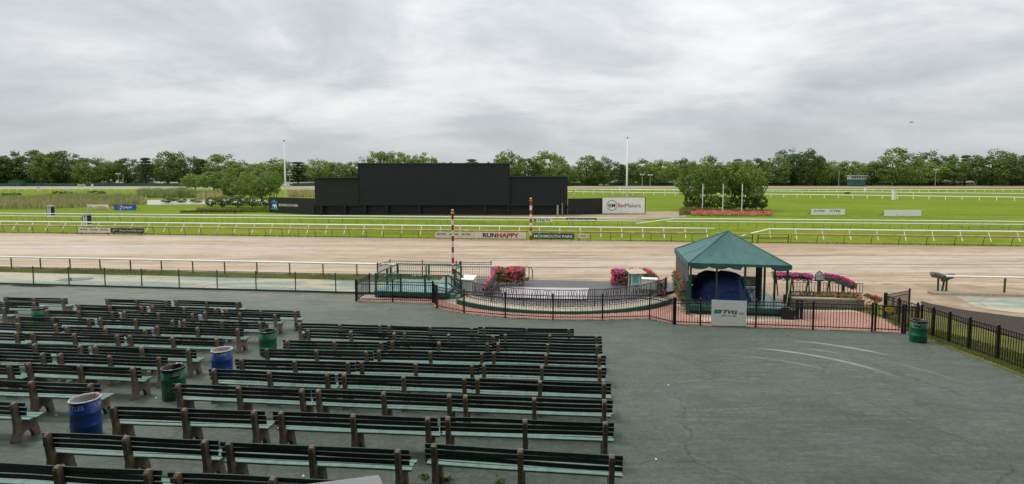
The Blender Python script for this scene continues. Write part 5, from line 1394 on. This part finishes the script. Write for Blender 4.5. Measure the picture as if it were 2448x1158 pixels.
def gap_label(px):
    mp_, mk = min(MARKS, key=lambda q_: abs(q_[0] - px)); rel = 'straight behind' if abs(px - mp_) < 30 else ('on the hut side of' if px < mp_ else 'on the floodlight side of')
    if mk in ('the green hut', 'the floodlight pole') and rel != 'straight behind': rel = 'beyond' if px > mp_ else 'short of'
    for sz in ('low', 'lowest', 'half-hidden', 'gap-filling'):
        lab = '%s rear tree %s %s' % (sz, rel, mk)
        if lab not in used_labels: break
    used_labels.add(lab); return lab
for i in range(34):          # lower trees closing the gaps further back
    px = -30 + i * 76 + RND.uniform(-20, 20); D = 505 + RND.uniform(0, 30); top = up(px, RND.uniform(391, 402), D)
    tree('broadleaf_tree', gap_label(px), Vector((top.x, D, 0)), top.z, RND.uniform(80, 105) * D / FOC, RND.choice(['dark', 'mid', 'mid']), 'low trees behind the tree line', .02, seed=200 + i)
b = MB(); ru = random.Random(31)
for k in range(26000):           # dark undergrowth closing the foot of the wood
    x = ru.uniform(-560, 620); y = 506 + ru.uniform(-6, 10) + .05 * x * 0; h_ = 6.5 + 4 * noise.noise((x * .03, 0, 2)) + 2 * noise.noise((x * .11, 0, 5))
    leafquad(b, Vector((x, y, ru.random() ** .8 * h_)), ru.uniform(.5, 1.0), ru)
struct('undergrowth', b, M['leaf_dark'], 'stuff')
# clump beside the flower bed
RT = [(1650, 392, 66, 508), (1692, 380, 74, 505), (1735, 388, 70, 504), (1775, 385, 74, 505), (1800, 402, 56, 507)]
for i, (px, yt, wd_, yb) in enumerate(RT):
    b = at(px, yb - 4); top = up(px, yt, b.y)
    tree('birch_tree', ['leafy multi-stemmed tree at the path end of the flower bed clump', 'highest multi-stemmed tree of the flower bed clump', 'multi-stemmed tree in the middle of the flower bed clump', 'broad multi-stemmed tree of the clump towards the TVG lawn board', 'shorter outermost tree of the clump towards the TVG lawn board', 'lower leafy tree inside the clump on the path side', 'lower leafy tree inside the clump behind the middle pole'][i], b, top.z, wd_ * b.y / FOC * 1.1, ['mid', 'mid', 'light', 'mid', 'light', 'mid', 'mid'][i], 'trees behind the flower bed', .24, True, 300 + i)
LT = [(552, 420, 46, 490, 'mid'), (594, 411, 56, 489, 'light'), (636, 412, 54, 490, 'mid'), (655, 408, 40, 484, 'light'), (573, 430, 34, 492, 'light'), (618, 428, 36, 492, 'light')]
for i, (px, yt, wd_, yb, kind) in enumerate(LT):
    b = at(px, yb); top = up(px, yt, b.y)
    tree('birch_tree', ['leafy tree at the pond end of the clump before the tote board', 'pale green tree in the middle of the clump before the tote board', 'broad tree of the clump next to the MONMOUTH PARK wall', 'pale tree rising behind the clump next to the flagpole', 'low leafy tree of the clump by the thin white poles', 'low leafy tree of the clump above the red-leaved shrubs'][i], b, top.z, wd_ * b.y / FOC * 1.1, kind, 'trees beside the name wall', .24, True, 400 + i)
for i, (px, yt, wd_, yb) in enumerate(((467, 415, 56, 458), (512, 410, 74, 460), (540, 417, 40, 458))):
    b = at(px, yb); top = up(px, yt, b.y)
    tree('round_tree', ['round tree standing alone beyond the pond', 'large round tree beyond the pond', 'slim tree behind the large round tree beyond the pond'][i], b, top.z, wd_ * b.y / FOC * 1.1, 'light' if i != 1 else 'mid', 'round trees beyond the pond', .12, False, 500 + i)
# shrubs
SHR = crown_mesh('foliage', 900, M['leaf_shrub'], 60, 40, .09, .85); SHR2 = crown_mesh('foliage', 901, M['leaf_dark'], 60, 40, .09, .85)
STEM = MB()
for k in range(4): STEM.tube([(0, 0, 0), (.25 * math.cos(k * 1.6), .25 * math.sin(k * 1.6), .5)], [.05, .02], 5)
STEM = STEM.mesh('stem'); STEM.materials.append(M['bark'])
def shrub(px, yt, wd_, yb, label, me=SHR, group='shrubs on the infield', name='shrub'):
    b = at(px, yb); top = up(px, yt, b.y).z; w_ = wd_ * b.y / FOC
    t = thing(name, label, 'shrub', b, RND.uniform(0, 6), group)
    o = O('foliage', me, None, t, (0, 0, top * .54)); o.scale = (w_ * .55, w_ * .55, top * .56)
    o = O('stem', STEM, None, t); o.scale = (w_ * .5, w_ * .5, top * .8)
for i, (px, yt, wd_, yb) in enumerate(((506, 472, 34, 494), (531, 470, 36, 496), (568, 467, 46, 496), (604, 471, 36, 496), (637, 473, 24, 494), (433, 474, 30, 485), (470, 476, 30, 485), (402, 473, 30, 486))):
    shrub(px, yt, wd_, yb, ['rounded shrub at the pond end of the row under the thin poles', 'rounded shrub below the first thin pole', 'widest rounded shrub below the middle thin pole', 'open shrub with bare stems below the third pole', 'small shrub touching the MONMOUTH PARK wall', 'green bush on the pond bank', 'low bush at the pond bank next to the shrub row', 'bush between pond and reeds'][i])
for i, (px, yt, wd_, yb) in enumerate(((5, 462, 24, 471), (36, 461, 26, 471), (139, 457, 22, 471), (120, 464, 26, 472), (153, 463, 36, 473), (232, 456, 38, 467), (104, 471, 36, 481), (160, 458, 30, 470))):
    shrub(px, yt, wd_, yb, 'dark bush on the marsh edge, %s along from the outer end of the reeds' % ORD[[0, 1, 4, 3, 5, 7, 2, 6][i]], SHR2)
for i in range(9):
    px = 1648 + i * 21.5
    shrub(px, 471 + RND.uniform(-2, 2), 34, 502 + RND.uniform(-1, 1), 'leafy hedge bush, %s from the path end behind the red flower bed' % ORD[i], SHR, 'hedge behind the flower bed', 'hedge_bush')
for i in range(13):
    px = 436 + i * 11.5
    shrub(px, 502.5 + RND.uniform(-.6, .6), 13, 510 + RND.uniform(-.4, .4), 'low red-leaved shrub, %s from the pond end of the row' % (ORD + ['thirteenth'])[i], SHR, 'red-leaved shrubs', 'red_shrub')
RSM = crown_mesh('foliage', 903, M['redshrub'], 40, 34, .11, .8)
for o in list(COL.objects):
    if o.name.startswith('red_shrub'):
        for c in o.children:
            if c.name.startswith('foliage'): c.data = RSM
# slim white poles among the shrubs
for i, (px, yb, yt) in enumerate(((546, 487, 440), (557, 486, 440), (590, 487, 440), (1679, 506, 440), (1727.5, 508, 440), (1773, 508, 440))):
    b = at(px, yb + 2); H_ = up(px, yt, b.y).z
    t = thing('slim_pole', ['slim white pole nearest the pond', 'slim white pole, middle of the three before the trees by the name wall', 'slim white pole close to the name wall trees', 'slim white pole at the path end of the flower bed', 'slim white pole in the middle of the flower bed', 'slim white pole towards the lawn boards at the flower bed'][i].replace('nearest', 'standing by'), 'pole', b, group='slim white poles')
    O('pole', MB().tube([(0, 0, 0), (0, 0, H_)], .075, 6), M['rail_white'], t); O('cap', MB().tube([(0, 0, H_ + .002), (0, 0, H_ + .06)], .09, 6), M['metal'], t)

# ---- reeds, ornamental grasses, flower bed, verge grass: nobody could count the blades
def blades(name, m, spots, seed):
    r = random.Random(seed); b = MB()
    for x, y, z, h, w_ in spots:
        a = r.uniform(0, PI); dx, dy = math.cos(a) * w_, math.sin(a) * w_; lx, ly = r.gauss(0, .16) * h, r.gauss(0, .16) * h
        b.add([(x - dx, y - dy, z), (x + dx, y + dy, z), (x + lx * .4 + dx * .7, y + ly * .4 + dy * .7, z + h * .6), (x + lx, y + ly, z + h), (x + lx * .4 - dx * .7, y + ly * .4 - dy * .7, z + h * .6)], [(0, 1, 2, 3, 4)])
    return struct(name, b, m, 'stuff')
r = random.Random(55)
def patch(n_, poly, h0, h1, w_, zoff=0., dens=None):
    xs = [p_[0] for p_ in poly]; ys = [p_[1] for p_ in poly]; out = []
    while len(out) < n_:
        x, y = r.uniform(min(xs), max(xs)), r.uniform(min(ys), max(ys))
        if inside(poly, x, y) and (dens is None or dens(x, y) > r.random()): out.append((x, y, gz(y) + zoff, r.uniform(h0, h1) * (.72 + .8 * noise.noise((x * .09, y * .06, 3)) + .3 * noise.noise((x * .5, y * .3, 1))), w_ * r.uniform(.6, 1.2)))
    return out
G = lambda *q_: [(p_.x, p_.y) for p_ in (at(*a) for a in q_)]
blades('reeds', M['reed'], patch(9000, G((-60, 501), (120, 500), (250, 494), (350, 490), (352, 482), (290, 478), (150, 478), (-60, 484)), 1.2, 2.6, .10), 1)
blades('green_reeds', M['reed_green'], patch(9000, G((-60, 484), (120, 487), (300, 490), (345, 482), (300, 473), (180, 474), (-60, 480)), 1.2, 2.6, .11), 2)
blades('far_reeds', M['reed_green'], patch(4000, G((330, 474), (560, 473), (560, 469), (330, 470)), 2.6, 4.2, .16), 3)
blades('far_reeds', M['reed'], patch(1800, G((690, 472), (760, 472), (760, 467), (690, 467)), 1.6, 3.0, .14) + patch(900, G((470, 478), (545, 478), (545, 472), (480, 472)), 2, 3.2, .12), 4)
blades('ornamental_grass', M['grass_blade'], patch(2600, G((470, 508), (645, 509), (645, 503), (470, 503)), .9, 1.5, .05), 5)
blades('ornamental_grass', M['grass_dry'], patch(900, G((1624, 516), (1652, 514), (1652, 506), (1624, 508)), .8, 1.3, .05) + patch(2600, G((1630, 509), (1846, 510), (1846, 506), (1630, 505)), .9, 1.4, .05), 6)
bedp = G((1652, 517), (1720, 519), (1846, 518), (1848, 512), (1650, 511))
b1_, b2_ = MB(), MB()
for x, y, z, h, w_ in patch(2600, bedp, .3, .6, .05):
    leafquad(b1_, Vector((x, y, z + h * r.random())), .11, r)
for x, y, z, h, w_ in patch(1500, bedp, .45, .75, .05): blossom(b2_, Vector((x, y, z + h)), .12, r)
fb = thing('flower_bed', 'long bed of red flowers in front of the tree clump', 'flower bed', (bedp[0][0], bedp[0][1], 0))
off = Vector((-bedp[0][0], -bedp[0][1], 0))
for nm, bb, mm in (('foliage', b1_, 'leaf_shrub'), ('blossoms', b2_, 'fl_bed')):
    bb.v = [(v[0] + off.x, v[1] + off.y, v[2]) for v in bb.v]; o = O(nm, bb, M[mm], fb)
Tp = lambda *q_: [(p_.x, p_.y) for p_ in (T(*a) for a in q_)]
blades('verge_blades', M['grass_dry'], patch(7000, Tp((-45, 33.95), (-9, 33.95), (-9, 35.7), (-45, 35.7)), .07, .20, .012, .06), 7)
blades('verge_blades', M['grass_blade'], patch(7000, Tp((-45, 33.95), (-9, 33.95), (-9, 35.4), (-45, 35.4)), .06, .18, .012, .06, lambda x, y: noise.noise((x * .4, y * .8, 2)) + .35), 8)
vp = [(RF[1].x - .35, RF[1].y), (RF[-1].x - .3, RF[-1].y), (RF[-1].x + 2.0, RF[-1].y), (RF[5].x + 1.4, RF[5].y), (RF[1].x + .8, RF[1].y)]
blades('fence_grass', M['grass_blade'], patch(9000, vp, .05, .16, .010, .03), 9)
blades('fence_grass', M['grass_dry'], patch(8000, vp, .05, .15, .010, .03), 19)
hedg = [(p_.x, p_.y) for p_ in (at(1190, 680), at(1262, 677), at(1266, 666), at(1180, 667))]
blades('hedge_grass', M['grass_blade'], patch(2200, hedg, .08, .22, .012, .03) + patch(1800, [(p_.x, p_.y) for p_ in (at(1460, 685), at(1525, 688), at(1525, 674), at(1462, 675))], .08, .22, .012, .03), 10)
drape('hedge_lawn', hedg, .034, M['rough'], .1)
drape('hedge_lawn', [(p_.x, p_.y) for p_ in (at(1460, 685), at(1525, 688), at(1525, 674), at(1462, 675))], .034, M['rough'], .1)
blades('infield_edge_blades', M['grass_dry'], patch(9000, Tp((-75, 58.75), (60, 58.75), (60, 59.7), (-75, 59.7)), .06, .2, .03), 11)
for i, q_ in enumerate(((1016, 1146), (1070, 1149), (640, 962), (560, 1130), (238, 935), (1195, 1156))):
    p_ = ap(*q_); b = MB()
    for _ in range(40): leafquad(b, Vector((r.gauss(0, .05), r.gauss(0, .04), abs(r.gauss(0, .03)) + .01)), .035, r)
    t = thing('weed_tuft', ['small green weed at the foot of the front bench by the open asphalt', 'second small weed beside the front bench foot', 'weed growing between bench rows in the middle', 'weed under the second row from the stand', 'weed by the bench next to the big blue barrel', 'weed in the front crack of the asphalt'][i], 'weed', (p_.x, p_.y, p_.z + .012), group='weeds in the asphalt')
    O('leaves', b, M['grass_blade'], t)

# ================================================================ FAR SIDE: windscreen fence, barns, poles
def fpt(px, dy=0.): p_ = at(px, FENCE_Y(px) + dy); p_.z = 0; return p_
for k, (x0, x1) in enumerate(((-120, 182), (203, 668), (700, 760), (1355, 1434), (1456, 2296), (2336, 2620))):
    A, B = fpt(x0), fpt(x1); d = B - A; n_ = max(2, int(d.length / 9)); hh = 2.5
    t = thing('windscreen_fence', ['green windscreen fence by the green hut', 'green windscreen fence in front of the tan barn', 'green windscreen fence between the van and tote board', 'green windscreen fence just past the tote board', 'longest green windscreen fence in front of the judges stand', 'dark green windscreen fence with a small white notice'][k], 'fence', A, group='windscreen fences')
    dn = d.normalized()
    me = MB().bar((0, 0, hh / 2 + .1), dn * (d.length / n_ - .12) + Vector((0, 0, hh / 2 + .1)), .08, hh).mesh('cloth_panel'); me.materials.append(M['windscreen'])
    mp = MB().tube([(0, .1, 0), (0, .1, hh + .5)], .08, 5).mesh('post'); mp.materials.append(M['post_dark'])
    for i in range(n_): O('cloth_panel', me, None, t, d * (i / n_)); O('post', mp, None, t, d * (i / n_))
p_ = up(2409, 438.5, fpt(2409).y - .6)
tag(O('notice', MB().box(-1.5, 1.5, -.06, .06, 0, 2.1), M['sign_white'], None, p_ - Vector((0, 0, 1.0))), 'small white notice on the dark green windscreen', 'sign')
def barn(label, x0, x1, ye, yr, D, roof, wall, gable=False, yb=None, wins=0, name='barn'):
    D = D + 40; a, b_ = up(x0, ye + .6, D), up(x1, ye + .6, D); zr = up((x0 + x1) / 2, yr + 1.2, D + 4).z; L = b_.x - a.x; dp = 9.
    t = thing(name, label, 'building', Vector((a.x, D, 0)), group='buildings beyond the fence')
    O('wall', MB().box(0, L, 0, dp, 0, a.z), wall, t)
    ze = a.z
    if gable: rf = MB().prism([(-.6, ze), (L + .6, ze), (L / 2, zr)], (0, dp / 2, 0), (1, 0, 0), (0, 0, 1), (0, 1, 0), dp + 1.2)
    else: rf = MB().prism([(-.7, ze), (dp + .7, ze), (dp / 2, zr)], (L / 2, 0, 0), (0, 1, 0), (0, 0, 1), (1, 0, 0), L + 1.)
    ro = O('roof', rf, roof, t)
    for i in range(wins):
        x = L * (i + .5) / wins; w_ = O('window', MB().box(x - .5, x + .5, -.06, .02, ze * .45, ze * .8), M['white'], t); O('pane', MB().box(x - .42, x + .42, -.08, -.05, ze * .5, ze * .76), M['glass'], w_)
    return t
barn('long tan-roofed barn behind the windscreen fence', 238, 330, 437.5, 428.5, 452, M['roof_tan'], M['wall_white'], wins=8)
barn('white shed with grey roof beside the tan barn', 333, 368, 437, 424, 455, M['roof_grey'], M['wall_white'], True, wins=3)
barn('low pale barn under the trees before the round trees', 372, 446, 439, 433, 456, M['roof_tan'], M['wall_white'], wins=6)
barn('long low pale building past the flagpole', 672, 748, 439, 433.5, 452, M['roof_grey'], M['wall_white'], wins=5)
barn('small white shed beside the tote board edge', 1352, 1366, 437, 428, 452, M['roof_grey'], M['wall_white'], True, wins=1)
barn('white gabled house behind the windscreen fence', 1462, 1514, 436, 426.5, 456, M['roof_tan'], M['wall_white'], True, wins=4, name='house')
barn('pale building partly behind the tree clump', 1592, 1642, 436, 430, 456, M['roof_grey'], M['wall_white'], wins=4)
barn('dark-roofed stable behind the fence past the tree clump', 1826, 1885, 436.5, 427, 458, M['roof_grey'], M['wall_dark'], wins=4, name='stable')
barn('white tent roof in front of the dark stable', 1846, 1892, 437.5, 430, 450, M['wall_white'], M['wall_white'], True, wins=0, name='white_marquee')
barn('long grey-roofed stable beside the floodlight pole', 2236, 2328, 436, 428.5, 456, M['roof_grey'], M['wall_dark'], wins=6, name='stable')
barn('small dark building beside the judges stand', 2014, 2036, 436, 427.5, 458, M['roof_grey'], M['wall_dark'], wins=1)
# judges' stand
D = 440; a = up(2034, 436, D); L = up(2070, 436, D).x - a.x; zt = up(2050, 420, D).z; zm = up(2050, 429, D).z
t = thing('judges_stand', 'small green and white judges stand with a row of windows and flat roof', 'building', (a.x, D, 0))
O('base', MB().box(.3, L - .3, 0, 5, 0, zm), M['windscreen'], t); O('cabin', MB().box(0, L, -.3, 5.3, zm + .003, zt - .35), M['wall_white'], t); O('roof', MB().box(-1.2, L + 1.2, -1.2, 6, zt - .347, zt), M['wall_white'], t)
for i in range(6):
    x = L * (i + .5) / 6; w_ = O('window', MB().box(x - L * .065, x + L * .065, -.36, -.29, zm + .5, zt - .6), M['wall_dark'], t); O('pane', MB().box(x - L * .055, x + L * .055, -.38, -.35, zm + .6, zt - .7), M['glass'], w_)
# green hut
D = 436; a = up(29, 446, D); L = up(48, 446, D).x - a.x; zt = up(38, 431, D).z
t = thing('green_hut', 'small green hut standing at the end of the far fence', 'hut', (a.x, D, 0))
O('wall', MB().box(0, L, 0, 5, 0, zt - .4), M['windscreen'], t); O('roof', MB().box(-.5, L + .5, -.6, 5.5, zt - .397, zt), M['windscreen'], t); O('window', MB().box(L * .2, L * .8, -.05, .02, zt * .55, zt * .8), M['glass'], t)
# van
b = fpt(684, 1.5); t = thing('parked_van', 'white van parked at the gap in the far fence', 'van', b)
O('body', MB().prism([(-2.7, .4), (2.7, .4), (2.7, 1.2), (2.1, 1.35), (1.5, 2.2), (-2.7, 2.25)], (0, 0, 0), (1, 0, 0), (0, 0, 1), (0, 1, 0), 1.9), M['white'], t)
O('windscreen', MB().prism([(1.55, 1.4), (2.05, 1.4), (1.6, 2.1), (1.5, 2.1)], (0, -.01, 0), (1, 0, 0), (0, 0, 1), (0, 1, 0), 1.94), M['glass'], t)
for x in (-1.7, 1.8):
    for y in (-.9, .9): O('wheel', MB().tube([(x, y - .1, .4), (x, y + .1, .4)], .4, 12), M['print_black'], t)
# poles
def pole(px, yt, D, label, lamps=0, arm=False):
    b = up(px, 440, D); H_ = up(px, yt, D).z
    t = thing('light_pole' if lamps else 'utility_pole', label, 'pole', (b.x, D, 0), group='poles beyond the fence')
    O('pole', MB().tube([(0, 0, 0), (0, 0, H_)], [.28, .2], 7), M['metal'], t)
    if arm: O('crossarm', MB().box(-1.6, 1.6, -.1, .1, H_ - 1.2, H_ - .9), M['post_brown'], t)
    for k in range(lamps): O('lamp', MB().box((k - .5) * 2.6 - .7, (k - .5) * 2.6 + .7, -.5, .3, H_ - .2, H_ + .7), M['wall_white'], t); 
    if lamps: O('lamp_arm', MB().box(-1.8, 1.8, -.1, .1, H_ - .5, H_ - .3), M['metal'], t)
pole(2235.5, 406, 448, 'twin floodlight pole behind the long stable', 2)
pole(2005, 408, 448, 'thin pole between the trees and the judges stand')
pole(295, 417, 448, 'utility pole in front of the tan barn', 0, True)
pole(284, 416, 449, 'lamp pole beside the utility pole at the tan barn', 2)
pole(693, 418, 449, 'lamp post behind the white van', 2)
pole(1535, 418, 449, 'first lamp post behind the white billboard', 2)
pole(1554, 419, 449, 'second lamp post further along behind the white billboard', 2)
for px, w_, lab in ((1442, 20, 'low white jump standing in the gap of the far fence'), (2316, 30, 'low white jump at the gap before the dark windscreen'), (195, 18, 'low white jump at the gap near the tan barn')):
    b = fpt(px, .6); L = w_ * b.y / FOC; t = thing('gap_barrier', lab, 'barrier', b)
    O('beam', MB().box(-L / 2, L / 2, -.1, .1, .9, 1.6), M['wall_white'], t)
    for s_ in (-1, 1): O('leg', MB().box(s_ * L / 2 - .15, s_ * L / 2 + .15, -.2, .2, 0, .9), M['wall_white'], t)
# three dark tubs on the lawn
for i in range(3):
    b = at(2021 + i * 4.5, 464); t = thing('lawn_tub', ['dark tub on the far lawn, first of three in line', 'dark tub on the far lawn, middle of three in line', 'dark tub on the far lawn, last of three in line'][i], 'tub', b, group='tubs on the lawn')
    O('body', MB().lathe([(.30, 0), (.42, .75)], 10), M['post_dark'], t); O('rim', MB().lathe([(.45, .752), (.45, .85)], 10), M['post_dark'], t)

# ================================================================ bird, ledge, grandstand
p_ = up(2180, 293, 60)
b = MB().add([p_ - p_ + Vector(v) for v in ((-.22, 0, .0), (.22, .05, .03), (.05, -.06, .05), (-.02, .35, .12), (-.1, .05, -.03), (.30, .02, .01), (-.04, -.36, .10), (-.34, .03, -.01))], [(0, 4, 1, 2), (2, 3, 4), (2, 6, 4), (1, 5, 2), (0, 7, 4), (0, 2, 7), (1, 4, 5)])
tag(O('bird', b, M['bird'], None, p_), 'small dark bird flying in front of the clouds', 'bird')
gs = thing('grandstand', 'unseen roofed grandstand terrace behind the view, shading the benches and apron', 'building', (0, 0, 0))  # out of view, put in to darken the bench backs and near apron
O('terrace', MB().box(-70, 60, -14, 2.2, 1.0, 4.1), M['stand_wall'], gs)
O('back_wall', MB().box(-70, 60, -14.4, -14.02, 0, 17), M['stand_wall'], gs)
O('roof', MB().box(-70, 60, -14, 7.0, 13.6, 14.4), M['stand_wall'], gs)  # front edge carried forward to shade the near ground further
for x in range(-65, 61, 13): O('column', MB().box(x - .25, x + .25, -3.3, -2.8, 4.1, 13.6), M['stand_wall'], gs)
for i in range(5): O('terrace_step', MB().box(-70, 60, -14 + i * .01, -3.6 - i * 2, 4.1 + i * .5, 4.6 + i * .5), M['stand_wall'], gs)
zc_ = 5.25
c0, c1, c2 = at(905, 1136, zc_), at(700, 1162, zc_), at(917, 1160, zc_)
d1 = (c1 - c0).normalized(); d2 = (c2 - c0).normalized()
t = thing('ledge_board', 'weathered white board corner jutting up in front of the bench with its foot weeds', 'board', (c0.x, c0.y, 4.1))
q4 = [c0, c0 + d1 * 1.1, c0 + d1 * 1.1 + d2 * .9, c0 + d2 * .9]; lo = Vector((0, 0, .045))
O('board', MB().add([v - t.location for v in q4] + [v - t.location - lo for v in q4], [(0, 1, 2, 3), (7, 6, 5, 4), (0, 4, 5, 1), (1, 5, 6, 2), (2, 6, 7, 3), (3, 7, 4, 0)]), M['sign_white'], t)
lp = (q4[0] + q4[2]) / 2 - t.location; O('leg', MB().box(lp.x - .05, lp.x + .05, lp.y - .05, lp.y + .05, -3.0, zc_ - 4.1 - .046), M['white'], t)
# scraps of litter
for i, q_ in enumerate(((725, 1141), (134, 995), (1236, 907), (373, 954), (1568, 1100), (1598, 922), (760, 1000))):
    p_ = ap(*q_); s_ = .018
    tag(O('paper_scrap', MB().add([(-s_, -.02, 0), (s_, -.03, .012), (s_ * 1.2, .02, .004), (-s_ * .8, .03, .016), (-s_, -.02, .003), (s_, -.03, .015), (s_ * 1.2, .02, .007), (-s_ * .8, .03, .019)], [(0, 3, 2, 1), (4, 5, 6, 7), (0, 1, 5, 4), (1, 2, 6, 5), (2, 3, 7, 6), (3, 0, 4, 7)]), M['litter'], None, (p_.x, p_.y, p_.z + .014)), 'tiny pale scrap of litter lying on the bench apron', 'litter', 'litter scraps')
